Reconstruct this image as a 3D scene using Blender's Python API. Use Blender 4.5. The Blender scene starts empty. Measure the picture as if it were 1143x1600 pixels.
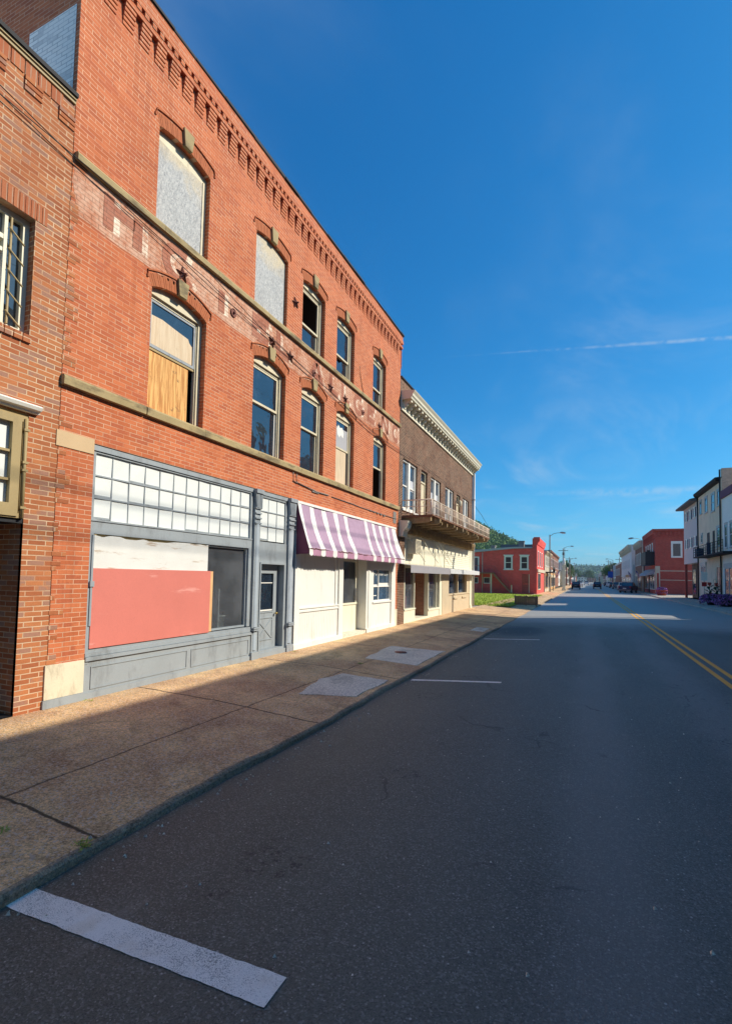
import bpy, math, random
from mathutils import Vector, Matrix
random.seed(7)
S = bpy.context.scene
COL = S.collection
R = math.radians

# ------------------------------------------------------------------ materials
class NT:
    """small helper round a node tree"""
    def __init__(s, tree): s.t = tree; s.n = tree.nodes; s.l = tree.links
    def add(s, typ, **kw):
        n = s.n.new(typ)
        for k, v in kw.items(): setattr(n, k, v)
        return n
    def put(s, sock, v):
        if hasattr(v, 'is_linked') or isinstance(v, bpy.types.NodeSocket): s.l.new(v, sock)
        elif isinstance(v, (tuple, list)) and len(v) == 3 and sock.type == 'RGBA': sock.default_value = (*v, 1)
        else: sock.default_value = v
    def math(s, op, a, b=0.0, clamp=False):
        n = s.add('ShaderNodeMath', operation=op, use_clamp=clamp); s.put(n.inputs[0], a); s.put(n.inputs[1], b); return n.outputs[0]
    def mix(s, f, a, b, mode='MIX'):
        n = s.add('ShaderNodeMix', data_type='RGBA', blend_type=mode); s.put(n.inputs[0], f); s.put(n.inputs[6], a); s.put(n.inputs[7], b); return n.outputs[2]
    def noise(s, vec, scale, detail=3.0, rough=0.55, dist=0.0):
        n = s.add('ShaderNodeTexNoise'); n.inputs['Scale'].default_value = scale; n.inputs['Detail'].default_value = detail
        n.inputs['Roughness'].default_value = rough; n.inputs['Distortion'].default_value = dist
        if vec is not None: s.l.new(vec, n.inputs['Vector'])
        return n.outputs['Fac']
    def ramp(s, f, stops):
        n = s.add('ShaderNodeValToRGB'); s.put(n.inputs[0], f); e = n.color_ramp.elements
        while len(e) < len(stops): e.new(0.5)
        for el, (p, c) in zip(e, stops):
            el.position = p; el.color = (*c, 1) if isinstance(c, (tuple, list)) else (c, c, c, 1)
        return n.outputs[0]
    def step(s, f, a, b):
        n = s.add('ShaderNodeMapRange', interpolation_type='SMOOTHSTEP'); s.put(n.inputs[0], f)
        n.inputs[1].default_value = a; n.inputs[2].default_value = b; return n.outputs[0]
    def pos(s): return s.add('ShaderNodeNewGeometry').outputs['Position']
    def scalev(s, v, sc):
        n = s.add('ShaderNodeVectorMath', operation='MULTIPLY'); s.l.new(v, n.inputs[0]); n.inputs[1].default_value = sc; return n.outputs[0]
    def wallvec(s):
        """(along the wall, up) in metres, whichever way the wall faces"""
        g = s.add('ShaderNodeNewGeometry'); p = s.add('ShaderNodeSeparateXYZ'); s.l.new(g.outputs['Position'], p.inputs[0])
        n = s.add('ShaderNodeSeparateXYZ'); s.l.new(g.outputs['True Normal'], n.inputs[0])
        f = s.math('GREATER_THAN', s.math('ABSOLUTE', n.outputs[0]), s.math('ABSOLUTE', n.outputs[1]))
        u = s.math('ADD', s.math('MULTIPLY', p.outputs[1], f), s.math('MULTIPLY', p.outputs[0], s.math('SUBTRACT', 1.0, f)))
        c = s.add('ShaderNodeCombineXYZ'); s.l.new(u, c.inputs[0]); s.l.new(p.outputs[2], c.inputs[1]); return c.outputs[0], p

def newmat(name):
    m = bpy.data.materials.new(name); m.use_nodes = True
    t = NT(m.node_tree); b = t.n['Principled BSDF']; return m, t, b

def bump(t, b, h, strength, dist=0.01):
    n = t.add('ShaderNodeBump'); n.inputs['Strength'].default_value = strength; n.inputs['Distance'].default_value = dist
    t.put(n.inputs['Height'], h); t.l.new(n.outputs[0], b.inputs['Normal'])

def plain(name, col, rough=0.6, var=0.12, scale=3.0, spec=0.35, bmp=0.0, fine=40.0, metal=0.0, dirt=None, dirt_amt=0.5, dsc=(1, 1, .35), dlo=.52, dhi=.74):
    """painted / plain surface with tone variation, optional dirt colour in patches"""
    m, t, b = newmat(name); p = t.pos()
    a = t.noise(p, scale, 5.0); f = t.noise(p, fine, 2.0)
    v = t.math('ADD', t.math('MULTIPLY', t.math('SUBTRACT', a, 0.5), var * 2.4), t.math('ADD', 1.0, t.math('MULTIPLY', t.math('SUBTRACT', f, 0.5), var)))
    c = t.add('ShaderNodeVectorMath', operation='SCALE'); c.inputs[0].default_value = col; t.l.new(v, c.inputs['Scale'])
    out = c.outputs[0]
    if dirt is not None:
        d = t.step(t.noise(t.scalev(p, dsc), scale * 1.7, 7.0, 0.7), dlo, dhi)
        out = t.mix(t.math('MULTIPLY', d, dirt_amt), out, dirt)
    t.put(b.inputs['Base Color'], out)
    b.inputs['Roughness'].default_value = rough; b.inputs['Specular IOR Level'].default_value = spec; b.inputs['Metallic'].default_value = metal
    if bmp: bump(t, b, f, bmp, 0.01)
    return m

def brick(name, c1, c2, mortar, bw=.228, rh=.0665, ms=.006, odd=None, odd_amt=.0, var=.25, paint=None, paint_amt=0.0, bmp=.5, light=None, light_amt=.3, off=(0, 0)):
    m, t, b = newmat(name); v, sp = t.wallvec(); p = t.pos()
    mp = t.add('ShaderNodeMapping'); t.l.new(v, mp.inputs[0]); mp.inputs['Location'].default_value = (off[0], off[1], 0)
    wob = t.add('ShaderNodeTexNoise'); wob.inputs['Scale'].default_value = 6.0; t.l.new(p, wob.inputs['Vector'])
    wa = t.add('ShaderNodeVectorMath', operation='MULTIPLY_ADD'); t.l.new(wob.outputs['Color'], wa.inputs[0]); wa.inputs[1].default_value = (.008, .006, 0); t.l.new(mp.outputs[0], wa.inputs[2])
    v = wa.outputs[0]
    br = t.add('ShaderNodeTexBrick'); t.l.new(v, br.inputs['Vector'])
    for k, x in dict(Scale=1.0, **{'Mortar Size': ms, 'Mortar Smooth': .25, 'Bias': 0.0, 'Brick Width': bw, 'Row Height': rh}).items(): br.inputs[k].default_value = x
    br.inputs['Color1'].default_value = (0, 0, 0, 1); br.inputs['Color2'].default_value = (1, 1, 1, 1); br.inputs['Mortar'].default_value = (.5, .5, .5, 1)
    rnd = br.outputs['Color']; fac = br.outputs['Fac']
    c = t.mix(rnd, c1, c2)
    # second layer of brick to brick difference
    br2 = t.add('ShaderNodeTexBrick'); t.l.new(v, br2.inputs['Vector'])
    for k, x in dict(Scale=1.0, **{'Mortar Size': 0.0, 'Bias': 0.0, 'Brick Width': bw, 'Row Height': rh}).items(): br2.inputs[k].default_value = x
    br2.inputs['Color1'].default_value = (.0, .0, .0, 1); br2.inputs['Color2'].default_value = (1, 1, 1, 1)
    big = t.noise(p, .55, 6.0, .62); mid = t.noise(p, 3.2, 5.0, .65); fine = t.noise(p, 60., 3.0)
    if odd is not None:
        sel = t.step(t.math('ADD', t.math('MULTIPLY', rnd, .62), t.math('MULTIPLY', mid, .5)), .70, .78)
        c = t.mix(t.math('MULTIPLY', sel, odd_amt), c, odd)
    sc = t.math('ADD', t.math('MULTIPLY', t.math('SUBTRACT', big, .5), var * 2.2), t.math('ADD', 1.0, t.math('MULTIPLY', t.math('SUBTRACT', mid, .5), var * 1.6)))
    sc = t.math('ADD', sc, t.math('MULTIPLY', t.math('SUBTRACT', fine, .5), .35))
    vm = t.add('ShaderNodeVectorMath', operation='SCALE'); t.put(vm.inputs[0], c); t.l.new(sc, vm.inputs['Scale']); c = vm.outputs[0]
    mo = t.mix(t.step(mid, .35, .7), mortar, tuple(x * .72 for x in mortar))
    # mortar washed out or weathered flush in places
    worn = t.math('MULTIPLY', fac, t.math('SUBTRACT', 1.0, t.math('MULTIPLY', t.step(t.noise(p, 1.4, 6.0, .7), .46, .62), .62)))
    c = t.mix(worn, c, mo)
    if light is not None:   # pale bloom of salts on the brick
        bl = t.step(t.noise(t.scalev(p, (1, 1, .45)), .9, 7.0, .68), .56, .8)
        c = t.mix(t.math('MULTIPLY', bl, light_amt), c, light)
    stk = t.step(t.noise(t.scalev(p, (2.2, 2.2, .16)), 1.0, 6.0, .7), .56, .74)
    c = t.mix(t.math('MULTIPLY', stk, .27), c, tuple(x * .45 for x in c1))
    if paint is not None:
        pn = t.step(t.math('ADD', t.math('MULTIPLY', t.noise(p, 1.1, 6., .7), .55), t.math('MULTIPLY', t.noise(p, 14., 5., .7), .5)), .38, .64)
        c = t.mix(t.math('MULTIPLY', pn, paint_amt), c, paint)
        c = t.mix(t.math('MULTIPLY', fac, .55), c, tuple(x * .42 for x in c1))
    t.put(b.inputs['Base Color'], c)
    b.inputs['Roughness'].default_value = .85; b.inputs['Specular IOR Level'].default_value = .25
    bump(t, b, t.math('ADD', t.math('MULTIPLY', fac, -1.0), t.math('MULTIPLY', fine, .35)), bmp, .008)
    return m

def glass_dark(name, col=(.012, .016, .022), ior=1.9, rough=.03, wav=.05):
    """window pane seen against an unlit room: dark, with a mirror-like face"""
    m, t, b = newmat(name); p = t.pos()
    n = t.noise(p, 1.1, 3.0)
    c = t.mix(t.step(t.noise(p, 2.3, 6.0, .7), .5, .8), col, tuple(x * 2.6 for x in col))
    t.put(b.inputs['Base Color'], c); b.inputs['Roughness'].default_value = rough; b.inputs['IOR'].default_value = ior
    bump(t, b, n, wav, .4)
    return m

def glass_clear(name, tint=(.78, .84, .86)):
    m, t, b = newmat(name); t.n.remove(b)
    o = [n for n in t.n if n.type == 'OUTPUT_MATERIAL'][0]
    tr = t.add('ShaderNodeBsdfTransparent'); tr.inputs[0].default_value = (*tint, 1)
    g = t.add('ShaderNodeBsdfGlossy'); g.inputs['Roughness'].default_value = .03
    fr = t.add('ShaderNodeFresnel'); fr.inputs[0].default_value = 1.45
    df = t.add('ShaderNodeBsdfDiffuse'); df.inputs[0].default_value = (.30, .32, .35, 1)      # pale grey film mixed over the pane
    dm = t.add('ShaderNodeMixShader'); p = t.pos(); t.l.new(t.math('ADD', .14, t.math('MULTIPLY', t.step(t.noise(p, 1.3, 5.0), .35, .7), .18)), dm.inputs[0]); t.l.new(tr.outputs[0], dm.inputs[1]); t.l.new(df.outputs[0], dm.inputs[2]); tr = dm
    mx = t.add('ShaderNodeMixShader'); t.l.new(fr.outputs[0], mx.inputs[0]); t.l.new(tr.outputs[0], mx.inputs[1]); t.l.new(g.outputs[0], mx.inputs[2])
    t.l.new(mx.outputs[0], o.inputs[0]); return m

def asphalt(name, col, warm=(.05, .045, .045)):
    m, t, b = newmat(name); p = t.pos()
    ag = t.add('ShaderNodeTexVoronoi'); ag.inputs['Scale'].default_value = 95.; t.l.new(p, ag.inputs['Vector'])
    fine = t.noise(p, 160., 3.0, .7); big = t.noise(p, .35, 6.0, .6); mid = t.noise(p, 1.7, 6.0, .65); blot = t.noise(t.scalev(p, (1, .25, 1)), .9, 4.0)
    sepc = t.add('ShaderNodeSeparateColor'); t.l.new(ag.outputs['Color'], sepc.inputs[0])
    stone = t.math('POWER', sepc.outputs[0], 5.0)
    sepx = t.add('ShaderNodeSeparateXYZ'); t.l.new(p, sepx.inputs[0])
    park = t.step(sepx.outputs[0], .6, -2.4)                       # parking lane: browner, oil-darkened asphalt
    base = t.mix(t.math('MULTIPLY', park, .8), col, warm)
    k = t.math('ADD', .62, t.math('ADD', t.math('MULTIPLY', big, .32), t.math('MULTIPLY', mid, .26)))
    k = t.math('ADD', k, t.math('MULTIPLY', t.math('SUBTRACT', blot, .5), .75))
    k = t.math('ADD', k, t.math('MULTIPLY', t.math('SUBTRACT', fine, .5), 1.6)); k = t.math('MULTIPLY', k, t.math('ADD', .45, t.math('MULTIPLY', t.step(t.noise(p, 70., 5.0, .75), .34, .52), .6)))
    vm = t.add('ShaderNodeVectorMath', operation='SCALE'); t.put(vm.inputs[0], base); t.l.new(k, vm.inputs['Scale'])
    c = t.mix(t.math('MULTIPLY', stone, .5), vm.outputs[0], (.34, .33, .29))
    fl = t.add('ShaderNodeTexVoronoi'); fl.inputs['Scale'].default_value = 26.; t.l.new(p, fl.inputs['Vector'])
    sp2 = t.add('ShaderNodeSeparateColor'); t.l.new(fl.outputs['Color'], sp2.inputs[0])
    fleck = t.math('MULTIPLY', t.step(fl.outputs['Distance'], .22, .12), t.math('GREATER_THAN', sp2.outputs[0], .90))
    c = t.mix(t.math('MULTIPLY', fleck, .5), c, (.66, .63, .56))
    fl2 = t.add('ShaderNodeTexVoronoi'); fl2.inputs['Scale'].default_value = 60.; t.l.new(p, fl2.inputs['Vector'])
    sp3 = t.add('ShaderNodeSeparateColor'); t.l.new(fl2.outputs['Color'], sp3.inputs[0])
    c = t.mix(t.math('MULTIPLY', t.math('MULTIPLY', t.step(fl2.outputs['Distance'], .30, .16), t.math('GREATER_THAN', sp3.outputs[0], .80)), .45), c, (.50, .47, .42))
    # two lightly polished wheel paths, a long joint between paving passes, wandering cracks
    wx = t.math('ADD', sepx.outputs[0], t.math('MULTIPLY', t.math('SUBTRACT', big, .5), .8))
    wp = t.math('ADD', t.step(t.math('ABSOLUTE', t.math('SUBTRACT', wx, .15)), .55, .1), t.step(t.math('ABSOLUTE', t.math('SUBTRACT', wx, 1.75)), .55, .1))
    c = t.mix(t.math('MULTIPLY', wp, .26), c, (.26, .255, .235))
    jn = t.step(t.math('ABSOLUTE', t.math('ADD', t.math('ADD', sepx.outputs[0], .92), t.math('MULTIPLY', t.math('SUBTRACT', mid, .5), .06))), .016, .004)
    vo = t.add('ShaderNodeTexVoronoi', feature='DISTANCE_TO_EDGE'); vo.inputs['Scale'].default_value = .42
    wv = t.add('ShaderNodeTexNoise'); wv.inputs['Scale'].default_value = 1.6; wv.inputs['Detail'].default_value = 7.0; t.l.new(p, wv.inputs['Vector'])
    wa = t.add('ShaderNodeVectorMath', operation='MULTIPLY_ADD'); t.l.new(wv.outputs['Color'], wa.inputs[0]); wa.inputs[1].default_value = (.9, .9, 0); t.l.new(p, wa.inputs[2]); t.l.new(wa.outputs[0], vo.inputs['Vector'])
    crk = t.math('MULTIPLY', t.step(vo.outputs['Distance'], .0075, .002), t.step(t.noise(p, .55, 3.0), .50, .60))
    c = t.mix(t.math('MULTIPLY', t.math('MAXIMUM', crk, t.math('MULTIPLY', jn, .06)), .65), c, (.02, .018, .016))
    pale = t.step(t.noise(t.scalev(p, (1, .4, 1)), 1.9, 7.0, .72), .62, .74)
    c = t.mix(t.math('MULTIPLY', pale, .22), c, (.40, .36, .30))
    # oil drips and worn patches with outlines of their own
    oil = t.step(t.noise(t.scalev(p, (1, .5, 1)), 1.15, 7.0, .72), .64, .72)
    c = t.mix(t.math('MULTIPLY', oil, .55), c, (.012, .012, .014))
    # aged crack-filler speckle towards the centre of the road
    ck = t.math('MULTIPLY', t.step(t.noise(t.scalev(p, (1., .6, 1)), 9., 6.0, .75), .58, .66), t.math('MULTIPLY', t.step(sepx.outputs[0], .6, 1.6), t.step(sepx.outputs[0], 3.4, 2.2)))
    c = t.mix(t.math('MULTIPLY', ck, .5), c, (.018, .02, .024))
    # small broken-up spots in the parking lane
    for bx, by, br_ in ((-2.0, 3.02, .34), (-2.2, 2.62, .16), (-1.7, 4.9, .2), (-2.45, 8.3, .45), (2.9, 4.3, .4), (1.7, 7.4, .5)):
        ex = t.math('DIVIDE', t.math('ADD', sepx.outputs[0], -bx), br_); ey = t.math('DIVIDE', t.math('SUBTRACT', sepx.outputs[1], by), br_ * .8)
        r_ = t.math('ADD', t.math('POWER', t.math('ABSOLUTE', ex), 2.0), t.math('POWER', t.math('ABSOLUTE', ey), 2.0))
        sp_n = t.step(t.noise(p, 15., 6.0, .75), .52, .60)
        c = t.mix(t.math('MULTIPLY', t.math('MULTIPLY', t.step(r_, 1.0, .2), sp_n), .85), c, (.012, .012, .012))
    # shadow of an absent car, painted into the asphalt colour by the kerb
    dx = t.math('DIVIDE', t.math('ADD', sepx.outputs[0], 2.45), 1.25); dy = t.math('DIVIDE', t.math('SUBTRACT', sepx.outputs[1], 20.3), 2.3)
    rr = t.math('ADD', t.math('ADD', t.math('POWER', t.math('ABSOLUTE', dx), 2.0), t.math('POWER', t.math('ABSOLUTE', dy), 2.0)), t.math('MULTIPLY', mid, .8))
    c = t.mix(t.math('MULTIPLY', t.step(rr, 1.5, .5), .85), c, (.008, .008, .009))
    far_pale = t.step(t.math('ADD', sepx.outputs[1], t.math('MULTIPLY', mid, 3.0)), 23.5, 29.0)      # road colour turns paler further along the street
    c = t.mix(t.math('MULTIPLY', far_pale, .85), c, t.mix(mid, (.33, .315, .285), (.40, .385, .345)))
    t.put(b.inputs['Base Color'], c); b.inputs['Roughness'].default_value = .62; b.inputs['Specular IOR Level'].default_value = .5
    bump(t, b, t.math('ADD', fine, t.math('MULTIPLY', ag.outputs['Distance'], 1.2)), .55, .006)
    return m

def aggregate(name, col, col2, joints=True, stone=(.33, .26, .2)):
    """exposed-aggregate concrete of the pavement, with joints and cracks"""
    m, t, b = newmat(name); p = t.pos()
    ag = t.add('ShaderNodeTexVoronoi'); ag.inputs['Scale'].default_value = 70.; t.l.new(p, ag.inputs['Vector'])
    sepc = t.add('ShaderNodeSeparateColor'); t.l.new(ag.outputs['Color'], sepc.inputs[0])
    fine = t.noise(p, 120., 3.0, .7); big = t.noise(p, .8, 7.0, .66); mid = t.noise(p, 4., 6.0, .65)
    c = t.mix(t.step(big, .35, .68), col, col2)
    soot = t.step(t.noise(p, 1.25, 8.0, .74), .50, .70); c = t.mix(t.math('MULTIPLY', soot, .6), c, tuple(x * .42 for x in col))
    k = t.math('ADD', .55, t.math('ADD', t.math('MULTIPLY', sepc.outputs[0], .5), t.math('MULTIPLY', mid, .4)))
    k = t.math('ADD', k, t.math('MULTIPLY', t.math('SUBTRACT', fine, .5), 1.3)); k = t.math('MULTIPLY', k, t.math('ADD', .55, t.math('MULTIPLY', t.step(t.noise(p, 30., 7.0, .8), .34, .56), .6)))
    vm = t.add('ShaderNodeVectorMath', operation='SCALE'); t.put(vm.inputs[0], c); t.l.new(k, vm.inputs['Scale']); c = vm.outputs[0]
    c = t.mix(t.math('MULTIPLY', t.math('GREATER_THAN', sepc.outputs[1], .84), .8), c, tuple(x * (1.9 if joints else 1.0) for x in stone))
    rust = t.step(t.noise(p, 1.9, 6.0, .7), .60, .72)
    c = t.mix(t.math('MULTIPLY', rust, .5), c, (.34, .15, .075))
    h = t.math('ADD', t.math('MULTIPLY', ag.outputs['Distance'], 1.0), fine)
    if joints:
        sx = t.add('ShaderNodeSeparateXYZ'); t.l.new(p, sx.inputs[0])
        w = t.math('MULTIPLY', t.math('SUBTRACT', t.noise(p, 2.5, 5.0, .7), .5), .10)
        x = t.math('ADD', sx.outputs[0], w); y = t.math('ADD', sx.outputs[1], w)
        jy = t.math('ABSOLUTE', t.math('SUBTRACT', t.math('MODULO', t.math('ADD', y, 40.8), 3.22), 1.61))
        jx = t.math('ABSOLUTE', t.math('ADD', x, 4.47))
        j = t.math('MAXIMUM', t.step(jy, .022, .008), t.math('MULTIPLY', t.step(jx, .018, .006), .8))
        vo = t.add('ShaderNodeTexVoronoi', feature='DISTANCE_TO_EDGE'); vo.inputs['Scale'].default_value = .6
        wv = t.add('ShaderNodeTexNoise'); wv.inputs['Scale'].default_value = 2.2; wv.inputs['Detail'].default_value = 7.0; t.l.new(p, wv.inputs['Vector'])
        wa = t.add('ShaderNodeVectorMath', operation='MULTIPLY_ADD'); t.l.new(wv.outputs['Color'], wa.inputs[0]); wa.inputs[1].default_value = (.6, .6, 0); t.l.new(p, wa.inputs[2]); t.l.new(wa.outputs[0], vo.inputs['Vector'])
        j = t.math('MAXIMUM', j, t.math('MULTIPLY', t.math('MULTIPLY', t.step(vo.outputs['Distance'], .012, .003), t.step(big, .52, .58)), .3))
        c = t.mix(t.math('MULTIPLY', j, .85), c, (.018, .016, .014))
        h = t.math('SUBTRACT', h, t.math('MULTIPLY', j, 3.0))
    t.put(b.inputs['Base Color'], c); b.inputs['Roughness'].default_value = .9; b.inputs['Specular IOR Level'].default_value = .25
    bump(t, b, h, .6, .008)
    return m

def worn_paint(name, col, under=(.05, .05, .055), lo=.40, hi=.5, sc=26.):
    m, t, b = newmat(name); p = t.pos()
    n = t.math('ADD', t.math('MULTIPLY', t.noise(p, sc * 3.2, 4.0, .7), .6), t.math('MULTIPLY', t.noise(p, 1.6, 6.0, .7), .4))
    w = t.step(n, lo, hi); g = t.noise(p, 150., 2.0)
    k = t.math('ADD', .75, t.math('MULTIPLY', g, .5))
    vm = t.add('ShaderNodeVectorMath', operation='SCALE'); vm.inputs[0].default_value = col; t.l.new(k, vm.inputs['Scale'])
    yel = t.mix(t.math('MULTIPLY', t.step(t.noise(p, 3.1, 5.0), .55, .7), .35), vm.outputs[0], tuple(a * b_ for a, b_ in zip(col, (.8, .68, .5))))
    t.put(b.inputs['Base Color'], t.mix(w, under, yel)); b.inputs['Roughness'].default_value = .75
    bump(t, b, g, .5, .004)
    return m

def osb(name):
    m, t, b = newmat(name); v, sp = t.wallvec()
    w1 = t.noise(t.scalev(v, (1, .42, 1)), 34., 5.0, .8, 1.2); w2 = t.noise(t.scalev(v, (.7, .3, 1)), 60., 3.0, .7); big = t.noise(v, 1.3, 5.0, .7)
    c = t.ramp(w1, [(.30, (.14, .14, .15)), (.45, (.36, .37, .37)), (.58, (.55, .55, .52)), (.8, (.68, .66, .60))])
    ez = t.step(t.math('ADD', sp.outputs[2], t.math('MULTIPLY', t.math('SUBTRACT', big, .5), 1.6)), 8.85, 9.45)     # newer, yellower wood where the arch keeps the rain off
    c = t.mix(t.math('MULTIPLY', ez, .75), c, t.mix(w1, (.52, .38, .18), (.84, .70, .44)))
    c = t.mix(t.math('MULTIPLY', t.step(w2, .60, .72), .6), c, (.12, .12, .13))
    c = t.mix(t.math('MULTIPLY', t.step(t.noise(t.scalev(v, (1, .4, 1)), 2.4, 7.0, .75), .50, .68), .5), c, (.24, .24, .24))
    t.put(b.inputs['Base Color'], c); b.inputs['Roughness'].default_value = .8; bump(t, b, w1, .3, .004); return m

def plywood(name, a, c_, stain=(.05, .03, .02), stain_amt=.8, lo=.63, hi=.74):
    m, t, b = newmat(name); v, sp = t.wallvec()
    gr = t.noise(t.scalev(v, (1, .06, 1)), 26., 5.0, .65, .4); big = t.noise(t.scalev(v, (1, .25, 1)), 5., 4.0); kn = t.noise(v, 2.6, 6.0, .75)
    c = t.mix(t.step(gr, .38, .62), a, c_); c = t.mix(t.math('MULTIPLY', t.step(big, .5, .75), .35), c, tuple(x * .6 for x in a))
    c = t.mix(t.math('MULTIPLY', t.step(kn, lo, hi), stain_amt), c, stain)
    t.put(b.inputs['Base Color'], c); b.inputs['Roughness'].default_value = .75; return m

def foliage(name, a, c_, d):
    m, t, b = newmat(name); g = t.add('ShaderNodeNewGeometry'); p = g.outputs['Position']
    rp = g.outputs['Random Per Island']
    c = t.mix(rp, a, c_); c = t.mix(t.math('MULTIPLY', t.step(t.noise(p, .25, 3.0), .45, .7), .6), c, d)
    t.put(b.inputs['Base Color'], c); b.inputs['Roughness'].default_value = .7; b.inputs['Specular IOR Level'].default_value = .2
    return m

def stripes_mat(name, base, var=.1):
    return plain(name, base, .75, var, 5.0, .2, .3, 14., dirt=tuple(x * .55 for x in base), dirt_amt=.6)

M = {}
M['brick_main'] = brick('orange_red_brick', (.485, .130, .050), (.645, .200, .082), (.76, .48, .31), bw=.236, ms=.0052, odd=(.38, .09, .042), odd_amt=.65, var=.22, light=(.66, .36, .26), light_amt=.30)
M['brick_left'] = brick('mixed_red_brick', (.36, .11, .045), (.57, .22, .085), (.70, .50, .32), bw=.228, ms=.007, odd=(.30, .175, .135), odd_amt=.75, var=.28, off=(.03, .02), light=(.5, .33, .25), light_amt=.22)
M['brick_soldier'] = brick('standing_brick', (.40, .125, .055), (.50, .18, .08), (.52, .36, .25), bw=.0665, rh=.9, ms=.006, var=.2, bmp=.5)
M['brick_arch'] = plain('arch_brick', (.46, .15, .065), .85, .2, 9., .2, .3, 50.)
M['brick_brown'] = brick('brown_brick', (.085, .038, .024), (.21, .10, .058), (.38, .28, .19), bw=.215, ms=.011, var=.3)
M['brick_red'] = brick('painted_red_brick', (.85, .105, .085), (.92, .15, .12), (.34, .06, .05), ms=.005, var=.25, bmp=.3, light=(.5, .22, .18), light_amt=.25)
M['brick_dkred'] = brick('dull_red_brick', (.40, .065, .05), (.52, .10, .07), (.45, .2, .14), ms=.006, var=.25, bmp=.3)
M['brick_town'] = brick('town_brown_brick', (.26, .11, .07), (.34, .15, .09), (.3, .22, .17), ms=.006, var=.3, bmp=.3)
M['brick_tan'] = brick('tan_firewall_brick', (.66, .48, .35), (.78, .60, .46), (.45, .36, .28), ms=.006, var=.4, bmp=.3)
M['sign'] = brick('whitewashed_brick', (.46, .15, .07), (.53, .19, .09), (.36, .17, .10), bw=.236, ms=.005, var=.2, paint=(.80, .58, .43), paint_amt=.62)
M['sign_dark'] = brick('faded_oxide_lettering', (.36, .11, .06), (.42, .14, .075), (.30, .14, .09), bw=.236, ms=.005, var=.25, paint=(.62, .36, .26), paint_amt=.35)
M['sign_cream'] = brick('faded_cream_lettering', (.5, .18, .09), (.55, .2, .1), (.4, .22, .14), bw=.236, ms=.005, var=.2, paint=(.94, .84, .66), paint_amt=.95)
M['stone'] = plain('tan_sandstone', (.42, .325, .165), .85, .25, 2.6, .2, .3, 60., dirt=(.14, .11, .07), dirt_amt=.8, dsc=(1, .3, 1), dlo=.46, dhi=.66)
M['lintel'] = plain('painted_tan_lintel', (.62, .44, .25), .7, .08, 2.2, .2, .15, 40.)
M['stone_white'] = plain('cream_painted_stone', (.74, .66, .48), .75, .16, 2.0, .25, .3, 45., dirt=(.26, .22, .13), dirt_amt=.8)
M['cream'] = plain('cream_trim_paint', (.70, .62, .43), .6, .14, 5., .3, .15, 70., dirt=(.30, .25, .16), dirt_amt=.5)
M['cream_light'] = plain('pale_cream_paint', (.84, .79, .60), .6, .08, 2.0, .3, .1, 60., dirt=(.55, .47, .30), dirt_amt=.35)
M['white'] = plain('white_paint', (.84, .82, .74), .55, .07, 2.0, .35, .12, 60., dirt=(.50, .46, .36), dirt_amt=.42)
M['white_peel'] = plain('peeling_white_board', (.76, .75, .69), .7, .10, 2.6, .25, .2, 60., dirt=(.40, .25, .13), dirt_amt=.7, dsc=(1, .22, 1.6), dlo=.55, dhi=.64)
M['pink'] = plain('salmon_painted_plywood', (.66, .20, .155), .6, .09, 1.6, .3, .12, 30., dirt=(.86, .44, .37), dirt_amt=.55, dsc=(1, .35, 1.6), dlo=.60, dhi=.72)
M['plyedge'] = plywood('raw_plywood_edge', (.70, .36, .14), (.82, .52, .26), stain_amt=.3)
M['ply'] = plywood('weathered_orange_plywood', (.50, .215, .05), (.84, .48, .16), stain_amt=.92, lo=.575, hi=.68)
M['plypale'] = plywood('pale_plywood', (.62, .47, .30), (.72, .58, .40), stain=(.3, .2, .12), stain_amt=.4)
M['osb'] = osb('weathered_strand_board')
M['grey'] = plain('blue_grey_paint', (.32, .355, .37), .55, .12, 2.2, .35, .12, 40., dirt=(.19, .20, .20), dirt_amt=.6, dlo=.50, dhi=.70)
M['greyworn'] = plain('worn_grey_paint', (.32, .35, .37), .6, .16, 6., .35, .15, 50., dirt=(.10, .10, .11), dirt_amt=.6)
M['pane_white'] = plain('white_frosted_pane', (.80, .83, .79), .25, .04, 1.2, .5, 0, 30.)
M['glass'] = glass_dark('old_window_glass', (.016, .024, .036), 2.1)
M['glass_far'] = glass_dark('far_window_glass', (.03, .04, .055), 1.8)
M['glass_clear'] = glass_clear('clear_shop_glass')
M['black'] = plain('black_tar', (.012, .012, .013), .7, .3, 4., .3)
M['iron'] = plain('rusty_iron', (.20, .075, .052), .75, .3, 8., .3, .3, 60.)
M['wire'] = plain('black_cable', (.012, .012, .012), .6, .1)
M['gap'] = plain('dark_room_plaster', (.20, .15, .12), .9, .3, 1.2)
M['room'] = plain('grey_room_plaster', (.62, .64, .68), .9, .2, .8, .2)
M['roof'] = plain('bitumen_roof', (.06, .06, .062), .85, .2, 1.)
M['mauve'] = stripes_mat('faded_mauve_canvas', (.42, .285, .385))
M['mauve_dark'] = stripes_mat('maroon_canvas', (.20, .06, .10))
M['mauve_val'] = stripes_mat('pink_mauve_valance', (.47, .24, .34))
M['canvas_white'] = stripes_mat('white_canvas', (.84, .82, .76), .05)
M['rail'] = plain('rusting_cream_railing', (.84, .68, .52), .6, .15, 6., .3)
M['joist'] = plain('rotten_joist_timber', (.36, .25, .13), .85, .4, 5., .15, .4, 30., dirt=(.72, .60, .40), dirt_amt=.8)
M['deck'] = plain('rusted_deck_timber', (.22, .11, .065), .85, .3, 3., .15, .3, 30.)
M['metal_awn'] = plain('fluted_grey_metal', (.40, .38, .39), .5, .1, 5., .4)
M['metal_awn_white'] = plain('fluted_white_metal', (.70, .70, .68), .5, .1, 5., .4)
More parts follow.
